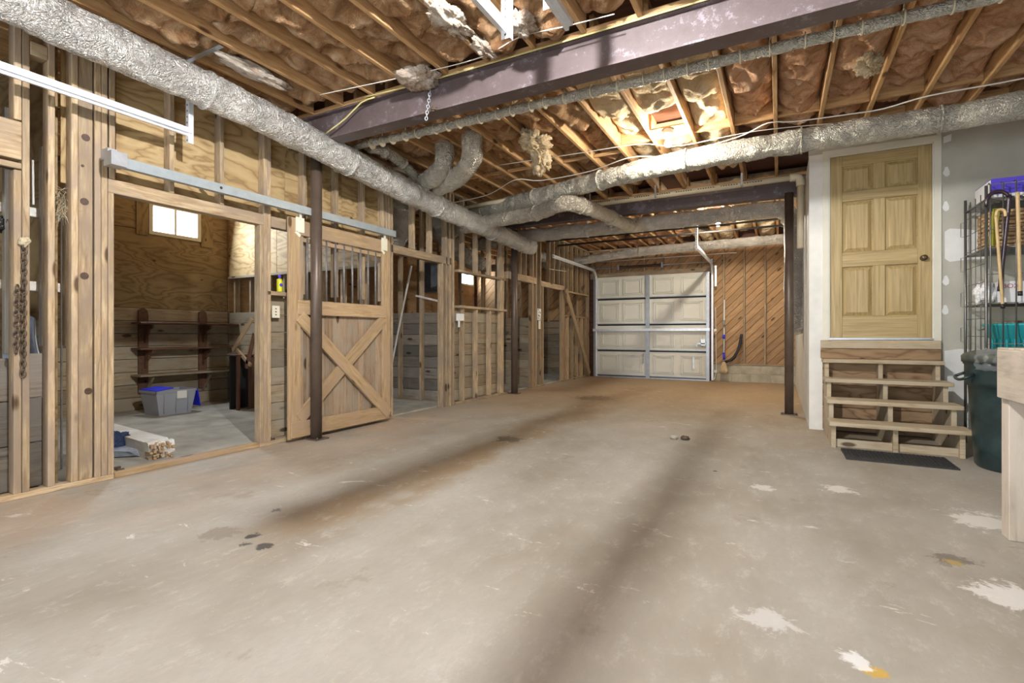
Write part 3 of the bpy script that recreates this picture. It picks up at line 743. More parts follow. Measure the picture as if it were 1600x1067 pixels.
def perf(name, p0, p1, parent, w=.04):
    """perforated angle iron hanger"""
    o = MB().obox(p0, p1, w, .004, up=(0, -1, 0) if abs(Vector(p1).z - Vector(p0).z) > .01 else (0, 0, 1))
    p0v, p1v = Vector(p0), Vector(p1)
    o.obox(p0v + Vector((w / 2, .018, 0)), p1v + Vector((w / 2, .018, 0)), .004, .036, up=(0, -1, 0) if abs(p1v.z - p0v.z) > .01 else (0, 0, 1))
    b = o.build(name, M['galvwhite'], parent)
    n = int((p1v - p0v).length / .045); h = MB()
    for k in range(n):
        c = p0v + (p1v - p0v) * ((k + .5) / n)
        if abs(p1v.z - p0v.z) > .01: h.box((c.x - .005, c.x + .005), (c.y - .0035, c.y + .0035), (c.z - .007, c.z + .007))
    if h.v: h.build('bolt_hole', M['black'], b)['kind'] = 'stuff'
    return b
tl = track('garage_track', -4.17, 2.72, 9.6, 12.42, 1, 'left galvanised track of the far garage door curving down beside the studs')
tr = track('garage_track', -1.36, 2.71, 9.8, 12.42, -1, 'right galvanised track of the far garage door, hung from the joists')
perf('hanger', (-1.36, 9.8, 2.68), (-1.36, 9.8, 3.3), tr); 
MB().obox((-1.36, 9.8, 2.72), (-1.36, 10.9, 2.72), .05, .05).build('stiffener', M['galvwhite'], tr)
t3 = track('garage_track', -4.2, 2.714, -1.8, 2.34, 1, 'long bright galvanised track along the near left stud wall', vert=False)
perf('hanger', (-4.2, 2.32, 2.62), (-4.2, 2.32, 3.33), t3)
beam('hanger_arm', (-4.2, 2.3, 3.26), (-3.72, 2.3, 3.26), .035, .006, M['galv'], t3)
t4 = track('garage_track', -1.29, 2.72, 1.56, 2.36, -1, 'galvanised track overhead with a white perforated hanger at its end', vert=False)
perf('hanger', (-1.29, 2.34, 2.66), (-1.29, 2.34, 3.34), t4, w=.05)
t5 = track('garage_track', -1.0, 2.74, 1.3, 2.50, 1, 'dark galvanised track overhead, right of the white perforated hanger', vert=False)
perf('hanger', (-1.08, 2.42, 2.8), (-1.08, 2.42, 3.3), t5, w=.05)
# torsion spring shaft
ts = thing('torsion_spring', 'dark torsion spring and shaft above the far garage door', 'spring', loc=(-2.9, 12.4, 2.75))
MB().tube([(-4.3, 12.38, 2.77), (-1.3, 12.38, 2.77)], .013, 8).build('shaft', M['galv'], ts)
MB().tube([(-3.55 + .004 * k, 12.38, 2.77) for k in range(260)], lambda i: .036 if (i // 2) % 2 else .026, 10).build('coil', M['iron'], ts)
for x in (-3.57, -2.5, -1.38, -4.22): MB().box((x - .02, x + .02), (12.34, 12.5), (2.71, 2.83)).build('bracket', M['galv'], ts)
tag(MB().tube([(-4.1, 12.3, 2.93), (-1.0, 12.3, 2.93), (-.85, 12.3, 2.92)], .012, 8).build('conduit_pipe', M['wire'], None), 'thin pale pipe running above the torsion spring over the far garage door', 'pipe')
# emergency slide/white bracket right of the door
tag(MB().box((-1.32, -1.28), (12.42, 12.50), (2.2, 2.68)).build('mounting_angle', M['galvwhite']), 'bright zinc upright angle at upper right of far garage door', 'bracket')

# ------------------------------------------------------------------ right side: house wall with panel door
wr = thing('wall_right', 'grey drywall house wall with white mud patches beside the panel door', None, loc=(2, 6.7, 0), kind='structure')
DY = 6.68; DX0, DX1, DZ0, DZ1 = .505, 1.405, 1.045, 3.075
MB().box((1.47, XR), (DY, DY + .12), (0, CZ)).build('drywall_sheet', M['drywall'], wr)
MB().box((.30, .44), (DY - .01, DY + .12), (0, 3.13)).build('white_wall_end', M['whitepaint'], wr)
ws_ = thing('wall_side', 'white side wall running back from the white wall end to the far wall', None, loc=(.31, 9.6, 0), kind='structure')
MB().box((.30, .32), (DY + .13, YF - .12), (0, 3.13)).build('white_sheet', M['whitepaint'], ws_)
MB().box((.30, 1.47), (DY + .05, DY + .12), (3.14, CZ)).build('drywall_above_door', M['drywall'], wr)
MB().box((.44, 1.47), (DY + .06, DY + .12), (0, 1.03)).build('drywall_below_door', M['whitepaint'], wr)
def patch(pts):
    P = [onY(x, y, DY - .004) for x, y in pts]; MB().prism(P, (0, .003, 0)).build('mud_patch', M['mud'], wr)
patch([(1476, 362), (1484, 357), (1510, 358), (1540, 362), (1546, 380), (1538, 404), (1500, 407), (1484, 409), (1476, 404)])
patch([(1476, 548), (1500, 545), (1530, 547), (1530, 680), (1500, 670), (1476, 655)])
for cx, cy in ((1479, 268), (1478, 322), (1478, 438), (1477, 484)):
    patch([(cx + 5 * math.cos(a) * (1 + .3 * math.sin(3 * a)), cy + 8 * math.sin(a)) for a in [2 * PI * k / 9 for k in range(9)]])
patch([(1474, 214), (1487, 209), (1486, 220), (1474, 224)])
MB().box((XR, XR + .1), (YB, DY + .1), (0, CZ)).build('side_sheet', M['drywall'], wr)

pd = thing('door_2', 'golden six-panel wooden house door above the open steps', 'door', loc=((DX0 + DX1) / 2, DY, DZ0), kind='structure')
MB().box((DX0, DX1), (DY + .03, DY + .05), (DZ0, DZ1)).build('door_core', M['oak'], pd)
ys = (DY + .002, DY + .031)
def st(name, x0, x1, z0, z1, long): box(name, (x0, x1), ys, (z0, z1), M['oak'], pd, long=long)
w_s = .115; xm = (DX0 + DX1) / 2
st('stile', DX0, DX0 + w_s, DZ0, DZ1, 2); st('stile', DX1 - w_s, DX1, DZ0, DZ1, 2)
zr = [(DZ0, DZ0 + .24), (DZ0 + .79, DZ0 + .95), (DZ0 + 1.52, DZ0 + 1.63), (DZ1 - .12, DZ1)]
for a, b in zr: st('rail', DX0 + w_s, DX1 - w_s, a, b, 0)
for (a, b) in ((zr[0][1], zr[1][0]), (zr[1][1], zr[2][0]), (zr[2][1], zr[3][0])):
    st('mullion', xm - .055, xm + .055, a, b, 2)
    for x0, x1 in ((DX0 + w_s, xm - .055), (xm + .055, DX1 - w_s)):
        m = MB(); g = .007; i = .045; y_o, y_i = DY + .03, DY + .007
        o4 = [(x0 + g, y_o, a + g), (x1 - g, y_o, a + g), (x1 - g, y_o, b - g), (x0 + g, y_o, b - g)]
        i4 = [(x0 + i, y_i, a + i), (x1 - i, y_i, a + i), (x1 - i, y_i, b - i), (x0 + i, y_i, b - i)]
        m.v += o4 + i4; m.f += [[4, 5, 6, 7]] + [[k, (k + 1) % 4, 4 + (k + 1) % 4, 4 + k] for k in range(4)]; m.sm += [False] * 5
        m.build('raised_panel', M['oakv'], pd)
kx, kz = DX1 - .07, onY(1446, 402, DY - .05).z
kn = MB().tube([(kx, DY + .005, kz), (kx, DY - .01, kz)], .032, 20).build('knob_plate', M['brass'], pd)
MB().tube([(kx, DY - .0, kz), (kx, DY - .03, kz), (kx, DY - .045, kz), (kx, DY - .06, kz), (kx, DY - .068, kz)], lambda i: (.011, .012, .028, .027, .012)[i], 18).build('knob', M['brass'], kn)
tm = thing('trim_1', 'cream painted casing around the six-panel door', None, loc=(xm, DY, DZ0), kind='structure')
cw = .062
MB().box((DX0 - cw - .012, DX0 - .012), (DY - .02, DY), (DZ0 - .03, DZ1 + .015)).box((DX0 - .012, DX0 - .001), (DY - .012, DY + .06), (DZ0 - .03, DZ1 + .01)).build('casing_side', M['trim'], tm)
MB().box((DX1 + .012, DX1 + .012 + cw), (DY - .02, DY), (DZ0 - .03, DZ1 + .015)).box((DX1 + .001, DX1 + .012), (DY - .012, DY + .06), (DZ0 - .03, DZ1 + .01)).build('casing_side', M['trim'], tm)
MB().box((DX0 - cw - .012, DX1 + cw + .012), (DY - .02, DY), (DZ1 + .015, DZ1 + .015 + cw)).box((DX0 - .01, DX1 + .01), (DY - .012, DY + .06), (DZ1 + .002, DZ1 + .015)).build('casing_head', M['trim'], tm)
MB().box((DX0 - .01, DX1 + .01), (DY - .03, DY + .05), (DZ0 - .02, DZ0 - .002)).build('threshold', M['galv'], tm)

# near wall with two open door bays (behind the camera)
wn = thing('wall_near', 'near wall with two open garage door bays behind the viewer', None, loc=(0, YB, 0), kind='structure')
for a, b in ((XL, -4.2), (-1.3, -.95), (2.0, XR)): MB().box((a, b), (YB, YB + .1), (0, CZ)).build('wall_panel', M['old'], wn)
MB().box((-4.2, 2.0), (YB, YB + .1), (2.6, CZ)).build('wall_header', M['old'], wn)

# ------------------------------------------------------------------ steel beams and columns
def ibeam(name, y0, x0, x1, z0, z1, lab):
    t = thing(name, lab, 'beam', loc=((x0 + x1) / 2, y0 + .08, z0))
    MB().box((x0, x1), (y0, y0 + .16), (z0, z0 + .016)).build('bottom_flange', M['steel'], t)
    MB().box((x0, x1), (y0, y0 + .16), (z1 - .016, z1)).build('top_flange', M['steel'], t)
    MB().box((x0, x1), (y0 + .045, y0 + .115), (z0 + .014, z1 - .014)).build('web', M['steel'], t)
    return t
ibeam('steel_beam', 3.47, -4.7, 3.6, 3.0, CZ - .004, 'long brown primed steel beam crossing the ceiling in the foreground')
ibeam('steel_beam', 7.88, -4.7, .7, 3.0, CZ - .004, 'dark steel beam crossing the ceiling behind the cream plastic drain pipe')
def column(x, y, lab, r=.057, z1=3.0, mk='column'):
    t = thing('steel_column', lab, 'column', loc=(x, y, 0))
    MB().tube([(x, y, .01), (x, y, z1)], r, 24).build('post', M[mk], t)
    MB().box((x - .1, x + .1), (y - .08, y + .08), (0, .012)).build('base_plate', M['column'], t)
    b = MB()
    for sx in (-.085, .085): b.tube([(x + sx, y - .06, .01), (x + sx, y - .06, .03)], .009, 6)
    b.build('bolt', M['iron'], t)['kind'] = 'stuff'
    return t
column(-4.235, 3.62, 'round brown steel column in front of the sliding stall door')
column(-4.29, 8.12, 'round brown steel column against the stud wall beside the third doorway', r=.06)
column(.115, 7.75, 'round brown steel column beside the hanging foil duct near the white wall end', r=.055)
for i_, (zz_, c_) in enumerate(((2.9, 0), )):
    pass

# ------------------------------------------------------------------ ducts and pipes
def crinkle(a1, a2, seed=0.):
    def f(q, i):
        s = Vector((seed, seed * 2, 0))
        return noise.noise(q * 6 + s) * a1 - abs(noise.noise(q * 13 + s)) * a1 * 1.1 + noise.noise(q * 28 + s) * a2 + noise.noise(Vector((q.x * 55, q.y * 55, q.z * 9)) + s) * a2 * .5
    return f
def duct(name, pts, r, lab, mk='foil', a=(.012, .006), cat='duct', bands=0, seed=0., step=.03, n=36):
    P = smooth_path(pts, step)
    t = thing(name, lab, cat, loc=P[len(P) // 2])
    MB().tube(P, r, n, disp=crinkle(a[0], a[1], seed)).build('foil_wrap', M[mk], t)
    if bands:
        Lt = sum((P[i + 1] - P[i]).length for i in range(len(P) - 1)); k = 0; acc = 0; nxt = bands * .5
        for i in range(1, len(P) - 2):
            acc += (P[i] - P[i - 1]).length
            if acc > nxt:
                d = (P[i + 1] - P[i]).normalized() * .008
                rr = r(i) if callable(r) else r
                MB().tube([P[i] - d, P[i] + d], rr + .012, 20).build('strap', M[mk], t); nxt += bands
    return t
XD = -4.0
D1 = [onX(0, -8, XD), onX(400, 178, XD), onX(560, 260, XD), onX(690, 325, XD), onX(830, 387, XD)]
D1 = [D1[0] + (D1[0] - D1[1]) * 1.6] + D1
duct('foil_duct', D1, .142, 'long silver foil duct running the length of the left stud wall', bands=1.5, seed=1)
z2 = EYE + 1.95
D2 = [Vector((2.9, 6.0, z2 + .05)), onY(1600, 165, 5.75), onZ(1469, 187, z2), onZ(1300, 212, z2), onZ(1045, 256, z2), onZ(900, 292, z2), onZ(750, 332, z2), Vector((-5.2, 7.2, z2))]
D2[1].z = min(D2[1].z, z2 + .03)
duct('foil_duct', D2, .118, 'cream foil duct sweeping from above the panel door past the lit bulb', 'foilcream', bands=1.1, seed=2, a=(.014, .009))
zB = EYE + 1.7
duct('foil_duct', [Vector((-5.2, 6.9, zB)), onZ(777, 344, zB), onZ(840, 333, zB), onZ(884, 318, zB), onZ(930, 329, zB), Vector((-2.15, 8.0, zB + .06)), Vector((-2.0, 8.4, zB + .12))], .10,
     'tan foil duct bending under the dark beam to join the far cross duct', 'foilwarm', bands=.9, seed=3)
z5 = EYE + 1.85
duct('foil_duct', [(-5.4, 8.5, z5 - .05), (-4.2, 8.42, z5), (-2, 8.42, z5), (-.25, 8.42, z5 + .02), (.06, 8.42, z5 - .03), (.17, 8.42, z5 - .22), (.18, 8.42, 2.3), (.18, 8.42, 1.5), (.2, 8.4, 1.3), (.26, 8.35, 1.12)],
     lambda i: .125, 'foil cross duct that turns down beside the white wall end', 'foil', bands=1.6, seed=4)
duct('foil_duct', [(-7.0, 11.5, 2.85), (-4.5, 11.45, 2.86), (-3.5, 11.4, 2.93), (-2, 11.4, 2.98), (.3, 11.4, 3.0)], .1, 'thin foil duct crossing just before the far garage door', 'foil', bands=1.2, seed=5)
duct('foil_duct', [(-2.99, 4.66, 3.42), (-2.99, 4.66, 3.2), (-3.06, 4.74, 3.04), (-3.4, 4.97, 2.96), (-4.2, 5.45, 3.02), (-4.9, 5.9, 3.0)], .118, 'right one of the two silver foil elbows dropping from the joists', 'foilwarm', seed=6, a=(.018, .01))
duct('foil_duct', [(-3.46, 4.80, 3.42), (-3.46, 4.80, 3.18), (-3.55, 4.85, 3.06), (-3.8, 4.98, 3.0), (-4.3, 5.22, 3.05), (-5.0, 5.6, 3.0)], .112, 'left one of the two silver foil elbows dropping from the joists', 'foilwarm', seed=7, a=(.018, .01))
duct('foil_duct', [(-3.98, 4.12, 3.14), (-3.92, 4.3, 3.14), (-3.95, 4.55, 3.14), (-4.05, 5.0, 3.06), (-4.4, 5.4, 3.1)], .06, 'thin banded foil flex duct behind the foreground beam, near its left end', 'foilwarm', bands=.35, seed=8)
# bulky ducts within the stalls
duct('foil_duct', [(-5.0, 5.35, 3.1), (-4.95, 5.7, 2.9), (-5.3, 5.9, 2.5), (-6.3, 6.0, 2.4)], .2, 'fat silver duct bending down behind the studs of the second opening', 'foil', seed=9, a=(.03, .015))
duct('foil_duct', [(-4.9, 6.7, 2.95), (-5.1, 7.2, 2.7), (-5.3, 8.2, 2.55), (-5.6, 9.0, 2.6)], .17, 'crumpled silver duct behind the upper studs left of second column', 'foil', seed=10, a=(.03, .015))
duct('foil_duct', [(-4.75, 9.6, 2.85), (-4.8, 12.3, 2.85)], .11, 'silver duct behind upper studs near the far garage door track', 'foil', seed=11)
# banded pipe behind the foreground beam
PB = [(-4.24, 3.9, 2.86), (-4.22, 3.93, 2.97), (-4.0, 3.97, 3.11), (-3.0, 3.97, 3.1), (0, 3.97, 3.09), (3.2, 3.97, 3.1)]
ip = duct('insulated_pipe', PB, .042, 'wrapped pipe with wire bands hung behind the foreground steel beam', 'foilcream', cat='pipe', a=(.01, .006), seed=12, n=16)
PBs = smooth_path(PB, .03)
k = 0; x = -3.8
while x < 3.0:
    MB().tube([(x - .004, 3.97, 3.095), (x + .006, 3.97, 3.095)], .052, 14).build('wire_band', M['pvc'], ip)
    if int(x * 10) % 3 == 0: MB().tube([(x, 3.97, 3.14), (x + .01, 3.97, 3.27)], .004, 5).build('hanger', M['wire'], ip)
    x += random.uniform(.13, .24)
pv = thing('drain_pipe', 'cream plastic drain pipe crossing in front of the dark steel beam', 'pipe', loc=(-1, 7.48, 3.1))
zp = EYE + 2.05
MB().tube([(-3.6, 7.5, zp - .02), (.17, 7.48, zp)], .04, 18).build('pipe', M['pvc'], pv)
MB().tube(smooth_path([(.12, 7.48, zp), (.21, 7.48, zp - .005), (.235, 7.48, zp - .05), (.24, 7.48, zp - .12)], .02), .05, 18).build('elbow', M['pvc'], pv)
MB().tube([(.24, 7.48, zp - .1), (.24, 7.48, 2.2)], .04, 18).build('downpipe', M['pvc'], pv)
for x in (-2.6, -1.6, -.45): MB().tube([(x - .012, 7.48, zp), (x + .012, 7.48, zp)], .044, 16).box((x - .012, x + .012), (7.435, 7.44), (zp, CZ)).build('strap', M['galv'], pv)
pr = MB()
for k in range(70):
    x = -2.5 + k * .033
    if k % 9 < 7: pr.box((x, x + .018), (7.4385, 7.441), (zp - .008, zp + .004))
pr.build('printed_marks', M['black'], pv)['kind'] = 'stuff'
for i, (y, z, l) in enumerate(((9.75, 3.07, 'nearer black iron gas pipe crossing under the far joists'), (10.35, 3.07, 'farther black iron gas pipe crossing under the far joists'))):
    tag(MB().tube([(-4.38, y, z), (.28, y, z)], .02, 10).build('gas_pipe', M['blackpipe']), l, 'pipe')
tag(MB().tube([onZ(715, 327, 3.08), onZ(760, 318, 3.08), onZ(806, 310, 3.08)], .03, 12).build('drain_pipe', M['pvc']), 'short pale plastic pipe above the left end of the cream duct', 'pipe')

# ------------------------------------------------------------------ lamps
def bulb(x, y, mk, lab, dz=0):
    t = thing('ceiling_bulb', lab, 'lamp', loc=(x, y, 3.13 + dz))
    MB().lathe((x, y, 3.2 + dz), [(0, .07), (.055, .07), (.06, .04), (.045, 0), (.03, -.015), (0, -.015)]).build('lamp_holder', M['porc'], t)
    MB().lathe((x, y, 3.13 + dz), [(0, -.045), (.02, -.042), (.034, -.025), (.036, -.008), (.03, .015), (.016, .04), (.014, .06)], 16).build('bulb', M[mk], t)
    box('lamp_board', (x - .17, x + .17), (y - .06, y + .03), (3.27 + dz, 3.29 + dz), M['joist'], t)
bulb(-1.05, 1.5, 'bulbn', 'bare bulb between the joists just out of view overhead', .12)
bulb(-1.05, 5.5, 'bulb', 'glaring bare bulb in front of the cream foil duct')
bulb(-1.0, 9.95, 'bulbf', 'glaring bare bulb near the far garage door')

# ------------------------------------------------------------------ cables
def cable(pts, lab, mk='wire', r=.006, st=.08): return tag(MB().tube(smooth_path(pts, st), r, 6).build('cable', M[mk]), lab, 'cable')
cz = 3.2
cable([onZ(690, 320, cz - .1), onZ(760, 305, cz - .06), onZ(805, 281, cz), onZ(845, 282, cz), onZ(920, 268, cz), onZ(985, 246, cz), onZ(1045, 243, 3.23), onZ(1150, 215, cz), onZ(1200, 192, cz), onZ(1240, 190, cz), onZ(1330, 178, cz), onZ(1380, 170, cz), onZ(1450, 150, cz), onZ(1560, 130, cz), onZ(1620, 118, cz)],
      'slack white cable looping across under the joists past the first bulb', r=.007)
cable([onZ(780, 258, 3.24), onZ(900, 240, 3.24), onZ(1000, 225, 3.24), onZ(1060, 228, 3.24), onZ(1180, 205, 3.24), onZ(1330, 190, 3.24)], 'taut thin pale cable stapled across the joists near the first bulb', r=.005)
cable([(-3.35, 3.40, CZ - .02), (-2.5, 3.44, CZ - .02), (0, 3.45, CZ - .02), (3, 3.45, CZ - .02)], 'yellow cable along the top of the foreground steel beam', 'wireyellow', .007)
cable([onY(585, 152, 3.42), onY(565, 160, 3.42), onY(540, 185, 3.42), onY(510, 208, 3.42)], 'yellow cable drooping down the left end of foreground beam', 'wireyellow', .007)
cable([onZ(500, 148, 3.25), onZ(640, 118, 3.24), onZ(750, 90, 3.22), onZ(812, 58, 3.22), onZ(880, 42, 3.22), onZ(960, 22, 3.22)], 'thin pink-white cable sagging beneath the near joists', r=.004)
cable([onX(858, 420, -4.38), onX(870, 422, -4.38), onX(885, 424, -4.38)], 'short white cable stub through the studs below the left far track', r=.006)

# ------------------------------------------------------------------ loose insulation
def blob(c, s, seed, mk, name, lab, rough=.5, sub=5):
    bm = bmesh.new(); bmesh.ops.create_icosphere(bm, subdivisions=sub, radius=1)
    sv = Vector((seed, seed * .7, 0))
    for v in bm.verts:
        p = v.co.copy(); w = Vector((noise.noise(p * 2 + sv), noise.noise(p * 2 - sv), 0)) * .5
        n = noise.noise(p * 1.6 + sv) * rough - abs(noise.noise((p + w) * 3.2 + sv)) * rough * .9 + (.3 - abs(noise.noise((p + w) * 7 + sv))) * rough * .5 + noise.noise(p * 17 + sv) * rough * .22
        v.co *= (1.1 + n); v.co = Vector((v.co.x * s[0], v.co.y * s[1], v.co.z * s[2]))
    for f in bm.faces: f.smooth = True
    me = bpy.data.meshes.new(name); bm.to_mesh(me); bm.free(); me.materials.append(M[mk])
    o = bpy.data.objects.new(name, me); COL.objects.link(o); o.location = c
    return tag(o, lab, 'insulation')
G = None
blob(onZ(652, 122, 3.24), (.17, .17, .045), 1, 'inswhite', 'insulation_tuft', 'whitish torn insulation flap drooping over the top of the foreground beam')
blob(onZ(397, 112, 3.26), (.08, .3, .035), 2, 'inswhite', 'insulation_tuft', 'long pale torn strip of insulation near the long silver duct')
blob(onZ(843, 245, 3.1), (.08, .14, .17), 3, 'inscreamlit', 'insulation_tuft', 'lowest ragged clump of insulation hanging left of the first bulb', .8)
blob(onZ(835, 222, 3.2), (.14, .22, .10), 4, 'inscreamlit', 'insulation_tuft', 'upper yellowish clump of insulation left of the first bulb', .7)
blob(onZ(1358, 100, 3.22), (.08, .12, .07), 5, 'inscreamlit', 'insulation_tuft', 'pale clump of insulation on the pink batts above the panel door', .7)
blob(onZ(815, 38, 3.22), (.09, .12, .05), 6, 'inswhite', 'insulation_tuft', 'white clump of insulation beside the perforated hanger', .6)
blob(onZ(757, 75, 3.23), (.05, .13, .04), 7, 'inswhite', 'insulation_tuft', 'white strand of insulation over the middle of foreground beam', .7)
blob(onZ(700, 28, 3.22), (.09, .2, .035), 11, 'inswhite', 'insulation_tuft', 'white torn patch of insulation above the overhead track', .7)

# chain and clump on the beam
def link_mesh(R=.016, r=.004):
    return None
def chain(p0, p1, lab, r=.0038, Ln=.034, mk='iron', name='chain'):
    p0, p1 = Vector(p0), Vector(p1); n = max(2, int((p1 - p0).length / (Ln * .72))); m = MB(); ax = (p1 - p0).normalized()
    s1 = ax.orthogonal().normalized(); s2 = ax.cross(s1)
    for k in range(n + 1):
        c = p0 + (p1 - p0) * (k / n); s = s1 if k % 2 else s2
        pts = []
        for a in range(11):
            t = 2 * PI * a / 10; pts.append(c + ax * math.cos(t) * Ln * .5 + s * math.sin(t) * Ln * .33)
        m.tube(pts, r, 5, caps=False)
    return tag(m.build(name, M[mk]), lab, 'chain')
chain(onY(672, 143, 3.45), onY(666, 185, 3.45), 'short steel chain dangling on the face of the foreground beam', mk='galv')
blob(onY(678, 170, 3.44), (.03, .02, .02), 12, 'iron', 'cobweb_knot', 'small dark knot beside the dangling beam chain')
cA = chain(onX(38, 385, -4.385), onX(36, 585, -4.385), 'longer rusty chain hanging down the leftmost studs', r=.005, Ln=.045)
cB = chain(onX(27, 450, -4.385), onX(25, 548, -4.385), 'shorter rusty chain hanging left of the longer chain', r=.005, Ln=.045)
blob(onX(38, 378, -4.385), (.015, .025, .03), 13, 'straw', 'rope_knot', 'tan rope knot tying the longer chain to the stud')['category'] = 'knot'
bpy.data.objects['cobweb_knot']['category'] = 'knot'

# ------------------------------------------------------------------ sliding door track and stall door
sr = thing('sliding_door_rail', 'grey steel box rail carrying the sliding stall door', 'rail', loc=(-4.27, 3.2, 2.3))
MB().box((-4.29, -4.24), (1.86, 4.85), (2.305, 2.38)).build('rail', M['track'], sr)
MB().box((-4.31, -4.20), (1.80, 1.90), (2.30, 2.40)).build('end_bracket', M['galv'], sr)
MB().box((-4.4, -4.3), (1.82, 1.88), (2.36, 2.44)).build('wall_bracket', M['galv'], sr)
for y in (2.55, 3.3, 4.75): MB().box((-4.4, -4.28), (y, y + .03), (2.37, 2.39)).build('standoff', M['galv'], sr)
MB().tube([(-4.239, 2.62, 2.345), (-4.236, 2.62, 2.345)], .012, 10).build('bolt_hole', M['black'], sr)

sd = thing('sliding_stall_door', 'weathered X-braced sliding stall door with iron bars on top', 'door', loc=(-4.3, 4.07, .03))
y0, y1 = 3.345, 4.80; X0 = -4.3
def db(name, p0, p1, w, t=.035, m='doorframe', x=X0): return beam(name, (x - t / 2, p0[0], p0[1]), (x - t / 2, p1[0], p1[1]), w, t, M[m], sd, up=(1, 0, 0))
db('stile', (y0 + .07, .03), (y0 + .07, 2.26), .14); db('stile', (y1 - .06, .03), (y1 - .06, 2.26), .12)
db('inner_stile', (y0 + .16, .03), (y0 + .16, 2.22), .05, m='doorwood', x=X0 - .02)
db('top_rail', (y0 + .14, 2.17), (y1 - .12, 2.17), .15)
db('bar_rail', (y0 + .14, 2.06), (y1 - .12, 2.06), .045, m='doorframe', x=X0 - .03)
db('middle_rail', (y0 + .1, 1.36), (y1 - .08, 1.36), .15, x=X0 + .012)
db('bottom_rail', (y0 + .02, .12), (y1 - .02, .12), .16, x=X0 + .012)
db('brace', (y0 + .12, .22), (y1 - .10, 1.27), .135, x=X0 + .008)
db('brace', (y0 + .12, 1.27), (y1 - .02, .10), .135, x=X0 + .022)
yy = y0 + .13
while yy < y1 - .12:
    w_ = random.choice((.088, .11, .13)); box('door_plank', (X0 - .06, X0 - .037), (yy, min(yy + w_, y1 - .1) - .004), (.06, 1.32), M['doorwood'], sd); yy += w_
for k in range(9):
    yb = y0 + .24 + k * .125
    if yb < y1 - .15: MB().tube([(X0 - .03, yb, 1.42), (X0 - .03, yb, 2.1)], .011, 10).build('iron_bar', M['ironbar'], sd)
for yh in (3.47, 4.70):
    h = MB().box((X0, X0 + .008), (yh - .05, yh + .05), (2.12, 2.27)).obox((X0 + .004, yh - .05, 2.12), (X0 + .004, yh, 2.08), .03, .008, up=(1, 0, 0)).box((X0, X0 + .02), (yh - .008, yh + .008), (2.25, 2.33)).build('hanger_plate', M['ivory'], sd)
# floor guides
for px, py, lab in ((183, 742, 'rusty iron floor guide at the left foot of the first stall opening'), (421, 693, 'rusty iron floor guide at the foot of the post left of the sliding door')):
    p = onZ(px, py, 0.0)
    g = thing('floor_guide', lab, 'bracket', loc=p)
    MB().box((p.x - .05, p.x + .05), (p.y - .03, p.y + .03), (0, .015)).box((p.x - .04, p.x - .01), (p.y - .03, p.y + .03), (.01, .06)).build('bracket', M['iron'], g)
    MB().tube([(p.x + .03, p.y - .02, .035), (p.x + .03, p.y + .03, .035)], .018, 12).build('roller', M['iron'], g)
tag(box('threshold_board', (-4.5, -4.41), (1.91, 3.10), (0, .042), M['doorframe']), 'knotty wooden threshold board across first stall opening', 'board')
# diagonal brace near far door
tag(beam('leaning_board', (-4.33, 10.72, 2.12), (-4.33, 12.35, .07), .14, .036, M['studfar'], None, up=(1, 0, 0)), 'long board leaning diagonally on the studs beside the far garage door', 'board')

# ------------------------------------------------------------------ things in the first stall
XB = -7.98
su = thing('wall_shelf', 'dark-stained three-tier wall shelf with scrolled brackets in the first stall', 'shelf', loc=(-7.8, 4.2, .7))
sz = [onX(205, 506, -7.75).z, onX(205, 547, -7.75).z, onX(205, 590, -7.75).z]
ya, yb = onX(220, 523, XB + .04).y, onX(318, 523, XB + .04).y
for y in (ya + .04, yb):
    prof = [(y - .06, sz[2] - .25), (y + .06, sz[2] - .25), (y + .065, sz[0] + .12), (y + .05, sz[0] + .2), (y, sz[0] + .24), (y - .06, sz[0] + .2)]
    MB().prism([(XB, a, b) for a, b in prof], (.028, 0, 0)).build('backboard', M['dark'], su)
for i, zz in enumerate(sz):
    dp = .26
    box('shelf_board', (XB + .03, XB + .03 + dp), (ya - .12, yb + .45), (zz, zz + .028), M['dark'] if i < 2 else M['old'], su, long=1)
    for y in (ya + .06, yb):
        if i < 2:
            pr_ = [(XB + .03, zz), (XB + .24, zz), (XB + .235, zz - .05), (XB + .15, zz - .08), (XB + .14, zz - .13), (XB + .08, zz - .17), (XB + .05, zz - .25), (XB + .03, zz - .27)]
            MB().prism([(a, y - .012, b) for a, b in pr_], (0, .024, 0)).build('scroll_bracket', M['dark'], su)
        else: beam('strut', (XB + .03, y, zz - .27), (XB + .24, y, zz - .02), .03, .03, M['old'], su)
# tote
tc = onZ(270, 648, .02); tx0, tx1 = -7.3, -6.8
p_l = onZ(237, 652, .02); p_r = onZ(287, 650, .02)
tt = thing('storage_tote', 'clear storage tote with folded blue lid flaps under the wall shelf', 'box', loc=(tc.x, tc.y, .02))
cx, cy = tc.x - .2, tc.y + .05
def frustum(cx, cy, z0, z1, a0, b0, a1, b1, th=.006):
    m = MB(); b = len(m.v)
    for (a, c, z) in ((a0, b0, z0), (a1, b1, z1), (a1 - th, b1 - th, z1), (a0 - th, b0 - th, z0 + th)):
        for sx, sy in ((-1, -1), (1, -1), (1, 1), (-1, 1)): m.v.append((cx + sx * a, cy + sy * c, z))
    for l in range(3):
        for k in range(4): m.f.append([l * 4 + k, l * 4 + (k + 1) % 4, l * 4 + 4 + (k + 1) % 4, l * 4 + 4 + k]); m.sm.append(False)
    m.f.append([0, 3, 2, 1]); m.f.append([12, 13, 14, 15]); m.sm += [False] * 2
    return m
frustum(cx, cy, .02, .33, .17, .20, .20, .25).build('tub', M['tote'], tt)
